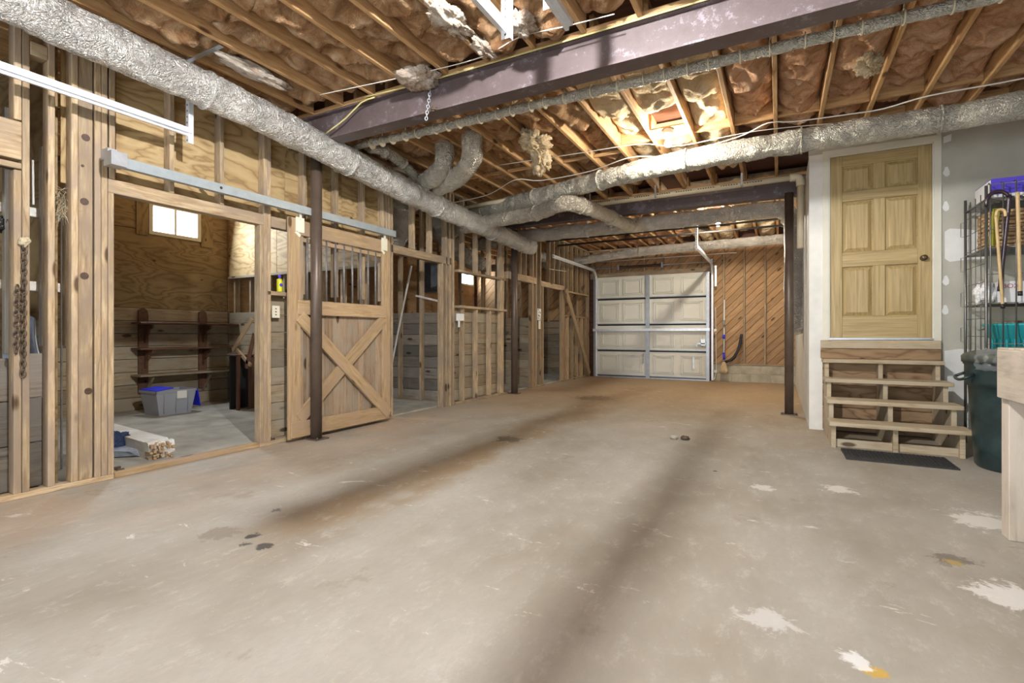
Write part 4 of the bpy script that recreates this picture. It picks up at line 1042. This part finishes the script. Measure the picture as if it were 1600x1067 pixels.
r_ = MB(); r_.box((cx - .21, cx + .21), (cy - .26, cy - .245), (.315, .345)).box((cx - .21, cx + .21), (cy + .245, cy + .26), (.315, .345)).box((cx + .195, cx + .21), (cy - .26, cy + .26), (.315, .345)).box((cx - .21, cx - .195), (cy - .26, cy + .26), (.315, .345)).build('rim', M['tote'], tt)
rb_ = MB()
for y in (-.15, 0.0, .15): rb_.box((cx + .18, cx + .20), (cy + y - .005, cy + y + .005), (.05, .32))
rb_.build('rib', M['tote'], tt)
MB().box((cx + .2, cx + .214), (cy + .0, cy + .12), (.23, .33)).build('label_card', M['paper'], tt)
f1 = MB().obox((cx, cy - .25, .35), (cx, cy - .04, .375), .4, .012); f1.build('lid_flap', M['blue'], tt)
f2 = MB().obox((cx, cy + .27, .34), (cx, cy + .31, .1), .40, .012, up=(0, 1, 0))
for k in range(4): f2.obox((cx - .15 + k * .1, cy + .28, .34), (cx - .15 + k * .1, cy + .325, .1), .015, .02, up=(0, 1, 0))
f2.build('lid_flap', M['blue'], tt)
# rotten timber
ta = onZ(150, 668, .1); tb = onZ(250, 700, .1)
ti = thing('old_timber', 'white-topped square timber with a rotted end on the stall floor', 'timber', loc=(tb.x, tb.y, .02))
def timber(p0, p1, w, h):
    p0, p1 = Vector(p0), Vector(p1); ax = (p1 - p0).normalized(); sd_ = Vector((-ax.y, ax.x, 0)); m = MB(); n = 40; nx = 7
    ring = [(-1, 0), (-.5, 0), (0, 0), (.5, 0), (1, 0), (1, .5), (1, 1), (.5, 1), (0, 1), (-.5, 1), (-1, 1), (-1, .5)]
    for i in range(n + 1):
        t = i / n; c = p0 + (p1 - p0) * t
        for a, b in ring:
            e = max(0, (t - .88) / .12); ns = noise.noise(Vector((a * 3 + t * 30, b * 3, t * 12)))
            q = c + sd_ * a * w / 2 * (1 - .2 * e * abs(ns)) + Vector((0, 0, b * h + (ns * .03 * e))) + ax * (noise.noise(Vector((a * 5, b * 7, 1))) * .09 * e)
            m.v.append(tuple(q))
    K = len(ring)
    for i in range(n):
        for k in range(K): m.f.append([i * K + k, i * K + (k + 1) % K, (i + 1) * K + (k + 1) % K, (i + 1) * K + k]); m.sm.append(False)
    m.f.append(list(range(K))[::-1]); m.f.append([n * K + k for k in range(K)]); m.sm += [False] * 2
    return m
timber((ta.x - .2, ta.y, .02), (tb.x + .02, tb.y, .02), .2, .14).build('timber', M['whitewood'], ti)
rr_ = MB(); ax = (Vector((tb.x, tb.y, 0)) - Vector((ta.x, ta.y, 0))).normalized()
for k in range(70):
    a = random.uniform(-.09, .09); b = random.uniform(.0, .13); q = Vector((tb.x, tb.y, .02 + b)) + Vector((-ax.y, ax.x, 0)) * a
    rr_.obox(q - ax * .03, q + ax * random.uniform(.02, .08), random.uniform(.012, .025), random.uniform(.01, .022))
rr_.build('rotted_end', M['doorframe'], ti)
blob(onZ(182, 690, .12), (.05, .09, .09), 21, 'denim', 'cloth_bundle', 'navy cloth bundle at the left foot of the first stall opening')['category'] = 'cloth'
p = onZ(192, 712, .02)
sh = MB()
for k in range(5): sh.obox((p.x - .18, p.y - .1 + k * .012, .03 + k * .012), (p.x + .12, p.y + .12 - k * .01, .035 + k * .01), .2, .006)
tag(sh.build('plastic_sheet', M['bluewhite']), 'crumpled pale plastic sheet on the floor inside first stall opening', 'sheet')
# wooden chair/tack rack thing at stall right
tk = thing('tack_cabinet', 'narrow dark wooden cabinet with slanted side arms at the right of first stall', 'cabinet', loc=onZ(385, 640, .02))
q = onZ(372, 641, .02); qx, qy = q.x, q.y
box('side_panel', (qx - .02, qx + .02), (qy - .02, qy + .02), (.02, .80), M['dark'], tk)
MB().box((qx - .2, qx - .17), (qy + .0, qy + .35), (.02, .78)).build('back_panel', M['black'], tk)
q2 = onZ(388, 642, .02)
box('door_panel', (qx - .02, qx + .005), (qy + .16, qy + .34), (.02, .76), M['dark'], tk)
box('top_board', (qx - .22, qx + .03), (qy - .02, qy + .36), (.78, .80), M['dark'], tk)
def qp(px, py): return onY(px, py, qy + .05)
beam('slanted_arm', qp(364, 548), qp(394, 498), .06, .03, M['doorframe'], tk, up=(0, 1, 0))
beam('slanted_arm', qp(370, 546), qp(392, 571), .05, .03, M['doorframe'], tk, up=(0, 1, 0))
beam('slanted_arm', qp(385, 575), qp(398, 520), .06, .03, M['dark'], tk, up=(0, 1, 0))
# spray bottle on ledge
p = onX(437, 456, -4.44)
sb = thing('spray_bottle', 'yellow bottle with a violet cap on the ledge above the outlet', 'bottle', loc=(p.x, p.y, 1.51))
MB().lathe((p.x, p.y, 1.51), [(0, 0), (.027, 0), (.029, .01), (.029, .10), (.024, .125), (.014, .135), (0, .135)], 20).build('body', M['yellow'], sb)
MB().lathe((p.x, p.y, 1.645), [(0, 0), (.014, 0), (.014, .03), (.01, .04), (0, .04)], 14).build('cap', M['purple'], sb)
MB().tube([(p.x + .0275, p.y - .005, 1.58), (p.x + .030, p.y - .005, 1.58)], .017, 14).build('label_disc', M['purple'], sb)
# outlet
p = onX(430.5, 487, -4.44)
ou = thing('electrical_outlet', 'ivory outlet plate on the grey planks left of the sliding door', 'outlet', loc=p)
MB().box((-4.445, -4.435), (p.y - .04, p.y + .045), (p.z - .06, p.z + .06)).build('cover_plate', M['ivory'], ou)
e = MB()
for dz in (-.03, 0.0, .03): e.box((-4.436, -4.433), (p.y - .006, p.y + .008), (p.z + dz - .005, p.z + dz + .005))
e.build('slot', M['black'], ou)
# paper & box on far post
p = onX(846, 494, -4.39)
pn = thing('notice_card', 'patterned white notice pinned on the post between the far doorways', 'notice', loc=p)
MB().box((-4.395, -4.388), (9.33, 9.50), (1.38, 1.62)).build('card', M['paper'], pn)
e = MB()
for k in range(14): 
    a = random.uniform(9.34, 9.47); b = random.uniform(1.39, 1.6); e.box((-4.3885, -4.3865), (a, a + random.uniform(.01, .03)), (b, b + random.uniform(.008, .03)))
e.build('print', M['black'], pn)
MB().box((-4.395, -4.385), (9.38, 9.47), (1.2, 1.37)).build('tag', M['ivory'], pn)
p = onX(719, 496, -4.36)
jb = thing('switch_box', 'white switch box on the stud left of the plank infill', 'switch', loc=p)
MB().box((-4.40, -4.34), (p.y - .05, p.y + .08), (p.z - .05, p.z + .06)).build('box', M['paper'], jb)
MB().box((-4.38, -4.36), (p.y - .03, p.y + .0), (p.z - .15, p.z - .05)).build('tail_plate', M['paper'], jb)
# tools silhouetted in third doorway
p = onZ(806, 560, 1.0) if False else Vector((-4.75, 9.2, 1.0))
tl_ = thing('hanging_tack', 'dark tack hanging on the planks in the third doorway', 'tack', loc=p)
MB().tube([(-4.95, 9.42, 1.35), (-4.97, 9.41, .95)], .03, 8).build('strap', M['dark'], tl_)
blob(Vector((-4.93, 9.38, .95)), (.07, .05, .1), 31, 'black', 'x', '')
x_ = bpy.data.objects['x']; x_.name = 'pouch'
for k_ in ('label', 'category'): del x_[k_]
setp(x_, tl_)
# clutter behind the second opening
tag(beam('white_pole', onY(629, 485, 6.2) + (onY(629, 485, 6.2) - onY(643, 415, 6.2)) * 2.15, onY(643, 415, 6.2), .025, .025, M['whitewood']), 'white pole leaning behind the studs of the second opening', 'pole')
fr = thing('framed_screen', 'grey framed window screen leaning behind second opening', 'screen', loc=(-5.2, 7.0, 1.6))
a = onY(661, 412, 7.3); b = onY(690, 455, 7.3)
MB().box((a.x, b.x), (7.3, 7.31), (b.z, a.z)).build('mesh', M['tarp'], fr)
MB().box((a.x - .02, a.x), (7.28, 7.31), (b.z, a.z)).box((a.x, b.x), (7.28, 7.31), (b.z - .02, b.z)).box((a.x, b.x), (7.28, 7.31), (a.z, a.z + .02)).box((a.x - .02, a.x), (7.28, 7.31), (.02, b.z)).box((b.x, b.x + .02), (7.28, 7.31), (.02, a.z + .02)).build('frame', M['galv'], fr)
tag(beam('white_pole', onY(650, 462, 6.312), onY(692, 472, 6.312), .03, .03, M['whitewood']), 'pale level bar behind the studs of the second opening', 'pole')

# ------------------------------------------------------------------ far-left nook behind the studs
nk = thing('daylight_frame', 'white-railed frame behind the leftmost studs, its posts imitating daylight on them', 'rack', loc=(-4.7, 1.3, 0))
for px, z0, z1 in ((13, .95, 2.6), (70, 1.0, 2.4), (106, 1.0, 3.2)):
    y = yw(px, -4.56); box('post', (-4.6, -4.55), (y - .02, y + .018), (z0, z1), M['whitewood'], nk)  # added white posts stand in for window light on the stud sides
for py in (335, 448):
    zc = onX(75, py, -4.6).z; box('rail', (-4.63, -4.59), (.9, 1.66), (zc - .035, zc + .03), M['whitewood'], nk)
# upright back boards
nb = thing('wall_nook', 'dark red board backing behind the far left studs', None, loc=(-5.3, 1, 0), kind='structure')
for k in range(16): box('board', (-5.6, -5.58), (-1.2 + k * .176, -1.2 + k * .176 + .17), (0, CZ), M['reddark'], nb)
tp = thing('tarpaulin', 'dark grey tarp draped over goods behind the leftmost studs', 'tarp', loc=(-4.9, 1.2, .9))
def drape(y0, y1, zt0, zt1, zb, x, mk, nm, seed, parent):
    m = MB(); nx, nz = 22, 22
    for j in range(nz + 1):
        for i in range(nx + 1):
            u, v = i / nx, j / nz; zt = zt0 + (zt1 - zt0) * u; y = y0 + (y1 - y0) * u; z = zb + (zt - zb) * v
            m.v.append((x + .05 * math.sin(u * 16 + seed + v * 3) + .07 * noise.noise(Vector((u * 4, v * 4, seed))) - v * .12, y, z))
    for j in range(nz):
        for i in range(nx): m.f.append([j * (nx + 1) + i, j * (nx + 1) + i + 1, (j + 1) * (nx + 1) + i + 1, (j + 1) * (nx + 1) + i]); m.sm.append(True)
    return m.build(nm, M[mk], parent)
drape(.5, 1.36, 1.45, 1.32, .3, -4.74, 'tarp', 'sheet', 1, tp)
tp2 = thing('plastic_cover', 'pale speckled plastic cover behind the planks at far left', 'cover', loc=(-4.8, 1.5, .6))
drape(1.40, 1.60, 1.33, 1.18, .3, -4.68, 'bluewhite', 'sheet', 4, tp2)
# straw bunch, black objects
sp_ = MB(); c0 = onX(95, 320, -4.47)
for k in range(90):
    a = Vector((random.uniform(-.03, .03), random.uniform(-.03, .03), random.uniform(-.09, .1))); d = Vector((random.uniform(-.3, .3), random.uniform(-.4, .4), random.uniform(-1, .3))).normalized() * random.uniform(.05, .12)
    sp_.tube([c0 + a, c0 + a + d], .0018, 3)
tag(sp_.build('straw_bunch', M['straw'], None), 'ragged bunch of dried straw caught between the white frame and studs', 'straw', kind='stuff')
blob(onX(5, 352, -4.6), (.05, .08, .06), 41, 'black', 'lamp_head', 'black clamp lamp head at the far left edge behind the studs')['category'] = 'lamp'
tag(beam('vertical_pipe', onX(51, 250, -4.62), onX(52, 320, -4.62), .012, .012, M['whitewood']), 'thin pale rod behind the leftmost studs', 'rod')
for px in (56, 96): 
    tag(beam('iron_rod', onX(px, 340, -5.0), onX(px, 450, -5.0) - Vector((0, 0, onX(px, 450, -5.0).z - .005)), .012, .012, M['galv']), 'thin iron rod behind the leftmost studs, %s' % ('left one of two' if px == 56 else 'right one of two'), 'rod', group='iron rods behind the leftmost studs')

# ------------------------------------------------------------------ by the far wall: mop, hose
xq = onY(1131, 520, 12.35).x
mp_ = thing('sponge_mop', 'mop with a blue and white handle hung against the far wall', 'mop', loc=(xq, 12.35, .15))
z_ = lambda py: onY(1131, py, 12.35).z
MB().tube([(xq, 12.37, z_(563)), (xq, 12.48, z_(468))], .016, 10).build('handle', M['paper'], mp_)
MB().tube([(xq, 12.35, z_(562)), (xq, 12.355, z_(551))], .024, 10).tube([(xq, 12.36, z_(529)), (xq, 12.36, z_(523))], .028, 10).build('blue_grip', M['blue'], mp_)
MB().tube([(xq, 12.37, z_(510)), (xq, 12.37, z_(500))], .02, 10).build('grey_sleeve', M['track'], mp_)
MB().lathe((xq, 12.35, z_(583)), [(0, 0), (.10, 0), (.085, .08), (.055, .2), (.03, .26), (0, .26)], 16, ov=.5).build('mop_head', M['mop'], mp_)
hp = [onY(1133, 566, 12.4), onY(1145, 560, 12.4), onY(1154, 545, 12.4), onY(1159, 522, 12.4)]
tag(MB().tube(smooth_path(hp, .05), .03, 12).build('drain_hose', M['black']), 'curved black corrugated hose on the diagonal boards beside the mop', 'hose')
tag(MB().tube(smooth_path([onY(1118, 480, 12.45), onY(1119, 560, 12.45), onY(1119, 578, 12.45), onY(1116, 592, 12.3), onY(1112, 594, 12.3)], .05), .008, 6).build('sensor_cable', M['wire']), 'pale cable dropping beside the right track of far garage door', 'cable')
for py in (516, 580): 
    p = onY(1118, py, 12.44); tag(MB().box((p.x - .03, p.x + .03), (12.41, 12.45), (p.z - .03, p.z + .03)).build('door_sensor', M['paper']), 'small white box on the cable beside far garage door, %s one' % ('upper' if py == 516 else 'lower'), 'sensor')

# ------------------------------------------------------------------ steps below the panel door
sw = thing('wooden_steps', 'open weathered wooden steps with four treads below the panel door', 'steps', loc=(.93, 6.2, 0))
TR = [(.814, 6.43), (.622, 6.16), (.433, 5.90), (.25, 5.63)]
X0_, X1_ = .43, 1.44
for zt, yf in TR: box('tread', (X0_ - .01, X1_ + .015 + (6.43 - yf) * .03), (yf, yf + .285), (zt - .038, zt), M['tread'], sw)
for x in (X0_ + .01, .92, X1_ - .05):
    m = MB(); prof = [(6.60, 0), (5.70, 0), (5.70, .212)]
    for i in range(3, -1, -1):
        zt, yf = TR[i]; prof += [(yf + .045, zt - .038)]
        if i > 0: prof += [(TR[i - 1][1] + .045, zt - .038)]
        else: prof += [(6.60, zt - .038)]
    prof = [(6.60, 0), (5.70, 0), (5.70, .212), (5.945, .212), (5.945, .395), (6.205, .395), (6.205, .584), (6.475, .584), (6.475, .776), (6.60, .776)]
    # cut away the underside so the flight is open
    m.prism([(x, a, b) for a, b in prof], (.038, 0, 0)); m.build('stringer', M['tread'], sw)
box('riser_board', (X0_ - .02, X1_ + .03), (6.62, 6.66), (.93, 1.02), M['tread'], sw); box('riser_board', (X0_ - .02, X1_ + .03), (6.62, 6.655), (.815, .925), M['plytread'], sw)
for z0, z1 in ((.02, .27), (.275, .52), (.525, .775)): box('back_board', (X0_, X1_), (6.63, 6.66), (z0, z1), M['plytread'], sw, long=0)
box('cross_board', (X0_ + .02, X1_ - .02), (5.74, 5.776), (.0, .075), M['tread'], sw)
# rubber mat
mt_ = thing('rubber_mat', 'black tufted rubber mat on the concrete before the wooden steps', 'mat', loc=(.9, 5.4, 0))
MB().box((.51, 1.27), (5.19, 5.62), (0, .012)).build('mat', M['rubber'], mt_)
e = MB()
for i in range(26):
    for j in range(12): 
        x = .53 + i * .0285; y = 5.21 + j * .034; e.box((x, x + .016), (y, y + .02), (.012, .017))
e.build('studs', M['rubber'], mt_); bpy.data.objects['studs']['kind'] = 'stuff'

# ------------------------------------------------------------------ trash bin
bx, by = 1.71, 5.44
tb_ = thing('trash_bin', 'large dark green round trash bin with a lid beside the steps', 'bin', loc=(bx, by, 0))
MB().lathe((bx, by, 0), [(0, .0), (.27, .0), (.285, .02), (.295, .2), (.315, .5), (.325, .66), (.345, .67), (.345, .70), (.345, .83), (.355, .84), (.36, .87), (.34, .87), (.33, .84), (.3, .3), (0, .03)], 48).build('bin_body', M['bin'], tb_)
ld = MB().lathe((bx + .01, by, .875), [(.335, -.02), (.375, -.02), (.378, .03), (.36, .05), (.30, .075), (.28, .07), (.15, .10), (.0, .11)], 48).build('lid', M['binlid'], tb_)
hd = MB(); 
hd.tube(smooth_path([(bx - .33, by - .13, .76), (bx - .39, by - .16, .73), (bx - .40, by - .02, .71), (bx - .39, by + .1, .73), (bx - .335, by + .08, .76)], .03), .012, 8).build('handle', M['bin'], tb_)
# plastic film caught under the lid
m = MB(); nx, nz = 24, 10
for j in range(nz + 1):
    for i in range(nx + 1):
        a = math.radians(205 + 80 * i / nx); v = j / nz; R = .365 + .03 * noise.noise(Vector((i * .5, j * .6, 2))) + .012 * math.sin(i * 1.9)
        m.v.append((bx + R * math.cos(a) * (1 - .12 * max(0, v - .6)), by + R * math.sin(a) * (1 - .12 * max(0, v - .6)), .80 + v * .17 + .02 * noise.noise(Vector((i * .4, 3, j * .3)))))
for j in range(nz):
    for i in range(nx): m.f.append([j * (nx + 1) + i, j * (nx + 1) + i + 1, (j + 1) * (nx + 1) + i + 1, (j + 1) * (nx + 1) + i]); m.sm.append(True)
m.build('liner_film', M['film'], tb_)

# ------------------------------------------------------------------ work bench at right edge
wb = thing('work_bench', 'pale rough timber work bench at the right edge, in front of the bin', 'bench', loc=(1.9, 3.8, 0))
box('leg', (1.06, 1.20), (3.54, 3.64), (0, .745), M['bench'], wb); box('leg', (2.3, 2.44), (3.54, 3.64), (0, .745), M['bench'], wb)
box('leg', (1.07, 1.2), (2.32, 2.42), (0, .745), M['bench'], wb); box('leg', (2.3, 2.44), (2.32, 2.42), (0, .745), M['bench'], wb)
box('apron_board', (1.03, 1.066), (2.28, 3.60), (.745, 1.0), M['bench'], wb); box('apron_board', (1.07, 2.45), (3.60, 3.635), (.75, .995), M['bench'], wb)
for k in range(9): box('top_board', (1.035, 2.45), (2.29 + k * .147, 2.433 + k * .147), (1.0, 1.012), M['bench'], wb)

# ------------------------------------------------------------------ wire rack with goods
RX0, RX1, RY0, RY1, RZ = 1.64, 2.6, 5.98, 6.55, 2.42
rk = thing('wire_rack', 'tall grey wire shelving rack against the drywall behind the bin', 'rack', loc=(2.1, 6.3, 0))
for x in (RX0, RX1):
    for y in (RY0, RY1): MB().tube([(x, y, 0), (x, y, RZ)], .012, 8).build('post', M['wirerack'], rk)
SHZ = [onX(1503, 470, RX0).z, onX(1503, 401, RX0).z, onX(1503, 328, RX0).z]
SHZ = [.72, 1.36, 1.86, 2.30]
for i, zc in enumerate(SHZ):
    m = MB()
    for x in (RX0, RX1): m.tube([(x, RY0, zc), (x, RY1, zc)], .008, 6)
    for y in (RY0, RY1): m.tube([(RX0, y, zc), (RX1, y, zc)], .008, 6)
    k = 1
    while RY0 + k * .032 < RY1: m.tube([(RX0, RY0 + k * .032, zc), (RX1, RY0 + k * .032, zc)], .003, 5); k += 1
    m.build('shelf', M['wirerack'], rk)
m = MB()
for zc in [.9 + k * .165 for k in range(9)]:
    for (a, b) in ((RY0, RY1),): m.tube([(RX0, a, zc), (RX0, b, zc)], .0035, 5)
for k in range(1, 4): m.tube([(RX0, RY0 + k * .14, .3), (RX0, RY0 + k * .14, RZ - .05)], .004, 5)
for zc in (1.15, 1.5, 1.85, 2.2): m.tube([(RX0, RY1, zc), (RX0 - .03, RY1 + .02, zc), (RX0 - .03, RY1 + .02, zc - .14), (RX0, RY1, zc - .14)], .0035, 5)
m.build('side_grid', M['wirerack'], rk)
m = MB(); yf = RY0 - .03
for k in range(7):
    x = RX0 + .02 + k * .085; m.tube([(x, yf, .85), (x, yf, 2.42 + .01 * k), (x, yf + .04, 2.44)], .006, 6)
for zc in (1.0, 1.62, 2.02, 2.42): m.tube([(RX0, yf, zc), (RX1, yf, zc)], .004, 5)
m.tube(smooth_path([(RX0 + .1, yf + .2, 2.3), (RX0 + .1, yf + .2, 2.38), (RX0 + .14, yf + .2, 2.40), (RX1, yf + .2, 2.41)], .05), .005, 6)
m.build('front_grid', M['wirerack'], rk)
# goods
bxp = thing('flat_box', 'violet-blue flat box with a white end on top of the wire rack', 'box', loc=(2.1, 6.3, 2.31))
MB().box((1.70, 2.45), (6.1, 6.5), (2.315, 2.42)).build('carton', M['card'], bxp)
MB().box((1.705, 2.455), (6.085, 6.51), (2.36, 2.50)).build('lid', M['purple'], bxp)
MB().box((1.699, 1.704), (6.10, 6.50), (2.33, 2.49)).build('end_panel', M['card'], bxp)
e = MB()
for k, w__ in enumerate((.02, .012, .015, .02, .012, .02, .015, .02)): e.box((1.93 + k * .028, 1.93 + k * .028 + w__), (6.0825, 6.086), (2.455, 2.475))
e.build('lettering', M['paper'], bxp)
def basket(x0, x1, y0_, y1_, z0, h, lab):
    t = thing('wicker_basket', lab, 'basket', loc=((x0 + x1) / 2, (y0_ + y1_) / 2, z0)); m = MB(); n = 11
    cxx, cyy = (x0 + x1) / 2, (y0_ + y1_) / 2
    for k in range(5):
        z = z0 + h * (k + .5) / 5; pts = []
        for i in range(41):
            a = 2 * PI * i / 40; c_, s_ = math.cos(a), math.sin(a); sq = (abs(c_) ** 4 + abs(s_) ** 4) ** -.25
            w = .012 * (1 if (i // 2 + k) % 2 else -1); pts.append((cxx + ((x1 - x0) / 2 + w) * c_ * sq, cyy + ((y1_ - y0_) / 2 + w) * s_ * sq, z))
        m.tube(pts, h / 10 * .95, 6, caps=False)
    m.build('weave', M['basket'], t)
    MB().box((x0 + .02, x1 - .02), (y0_ + .02, y1_ - .02), (z0, z0 + h - .03)).build('lining', M['leaf'], t); return t
basket(1.70, 2.05, 6.08, 6.45, 1.87, .17, 'lower woven tan basket on the second rack shelf')
basket(1.70, 2.05, 6.08, 6.45, 2.045, .17, 'upper woven tan basket stacked beneath the top rack shelf')
basket(2.12, 2.5, 6.08, 6.45, 1.87, .3, 'wide woven tan basket at the right of the second rack shelf')
tag(beam('folder', (1.69, 6.04, 1.88), (1.73, 6.05, 2.22), .05, .02, M['olive'], None, up=(0, 1, 0)), 'olive-yellow folder standing on end beside the woven baskets', 'folder')
wbx = thing('white_carton', 'white cardboard box with faint red print on the middle rack shelf', 'box', loc=(2, 6.3, 1.37))
MB().box((1.74, 2.42), (6.06, 6.4), (1.372, 1.56)).build('carton', M['card'], wbx)
cu = bpy.data.curves.new('t', 'FONT'); cu.body = 'BOX'; cu.size = .055; cu.extrude = .001
tx = bpy.data.objects.new('t', cu); COL.objects.link(tx)
dg = bpy.context.evaluated_depsgraph_get(); me = bpy.data.meshes.new_from_object(tx.evaluated_get(dg)); bpy.data.objects.remove(tx)
rp = plain('faded_red_ink', (.45, .12, .1), .6); me.materials.clear(); me.materials.append(rp)
lt = bpy.data.objects.new('lettering', me); COL.objects.link(lt); lt.location = (1.77, 6.058, 1.50); lt.rotation_euler = (PI / 2, 0, 0); setp(lt, wbx)
MB().box((2.05, 2.09), (6.055, 6.062), (1.375, 1.555)).build('tape', M['galv'], wbx)
blob(Vector((1.69, 6.2, 1.46)), (.07, .12, .11), 51, 'bag', 'plastic_bag', 'crumpled white plastic bag at the left end of the white carton', .35)['category'] = 'bag'
tt2 = thing('teal_tub', 'teal plastic tub of dry plant litter on the lower rack shelf', 'tub', loc=(2.1, 6.3, .95))
MB().lathe((2.02, 6.26, .80), [(0, 0), (.24, 0), (.255, .24), (.28, .25), (.315, .36), (.33, .37), (.32, .385), (.29, .35), (.2, .33), (0, .33)], 40).build('tub', M['teal'], tt2)
e = MB()
for k in range(28):
    a = 2 * PI * k / 28; e.obox((2.02 + .25 * math.cos(a), 6.26 + .25 * math.sin(a), .82), (2.02 + .262 * math.cos(a), 6.26 + .262 * math.sin(a), 1.04), .012, .012)
e.build('rib', M['teal'], tt2)
lb = blob(Vector((2.02, 6.26, 1.15)), (.24, .22, .06), 61, 'leaf', 'plant_litter', '', .6)
for k_ in ('label', 'category'): del lb[k_]
setp(lb, tt2)
for i in range(3):
    l2 = blob(Vector((2.0 + .08 * i, 6.15, 1.2)), (.03, .02, .02), 62 + i, 'green', 'leaf_clump', '', .4, sub=2)
    for k_ in ('label', 'category'): del l2[k_]
    setp(l2, tt2)
blob(Vector((2.3, 6.25, 1.31)), (.2, .15, .05), 70, 'leaf', 'garden_cloth', 'dark rumpled cloth beneath the white carton shelf', .5)['category'] = 'cloth'
def cane(pb, pt, hook, r, mk, lab):
    pb, pt = Vector(pb), Vector(pt)
    t = thing('walking_cane', lab, 'cane', loc=pb); P = [pb, pb.lerp(pt, .5), pt]
    if hook:
        for k in range(1, 9):
            a = PI * k / 8; P.append(pt + Vector((-hook * (1 - math.cos(a)) , 0, hook * math.sin(a) * 1.1)))
        P.append(P[-1] + Vector((0, 0, -.04)))
    MB().tube(smooth_path(P, .03), r, 10).build('shaft', M[mk], t)
    MB().tube([pb, pb + (pt - pb).normalized() * .04], r + .003, 10).build('ferrule', M['black'], t)
yc = RY0 - .055
cane(onY(1567, 482, yc), onY(1556, 337, yc), 0, .012, 'cane', 'light bamboo cane hanging on the wire rack, left of dark cane')
c_ = bpy.data.objects.get('walking_cane')
MB().tube(smooth_path([onY(1556, 338, yc), onY(1558, 330, yc), onY(1564, 327, yc), onY(1570, 330, yc), onY(1571, 338, yc)], .01), .012, 10).build('handle', M['cane'], c_)
cane(onY(1562, 455, yc + .02), onY(1577, 312, yc + .02), .075, .016, 'canedark', 'dark lacquered crook cane hooked over the wire rack')
cane(onY(1594, 462, yc), onY(1590, 300, yc), 0, .014, 'cane', 'straight bamboo stick at the right on the wire rack')

# small floor debris
p = onZ(1053, 686, 0)
fd = blob(Vector((p.x, p.y, .02)), (.04, .03, .025), 81, 'block', 'stone_chip', 'left broken stone chip on the concrete near the floor patch', .4, sub=2); fd['category'] = 'stone'
p = onZ(1070, 687, 0)
fd = blob(Vector((p.x, p.y, .02)), (.045, .03, .022), 82, 'iron', 'stone_chip', 'right dark stone chip on the concrete near the floor patch', .4, sub=2); fd['category'] = 'stone'
bpy.context.view_layer.update()
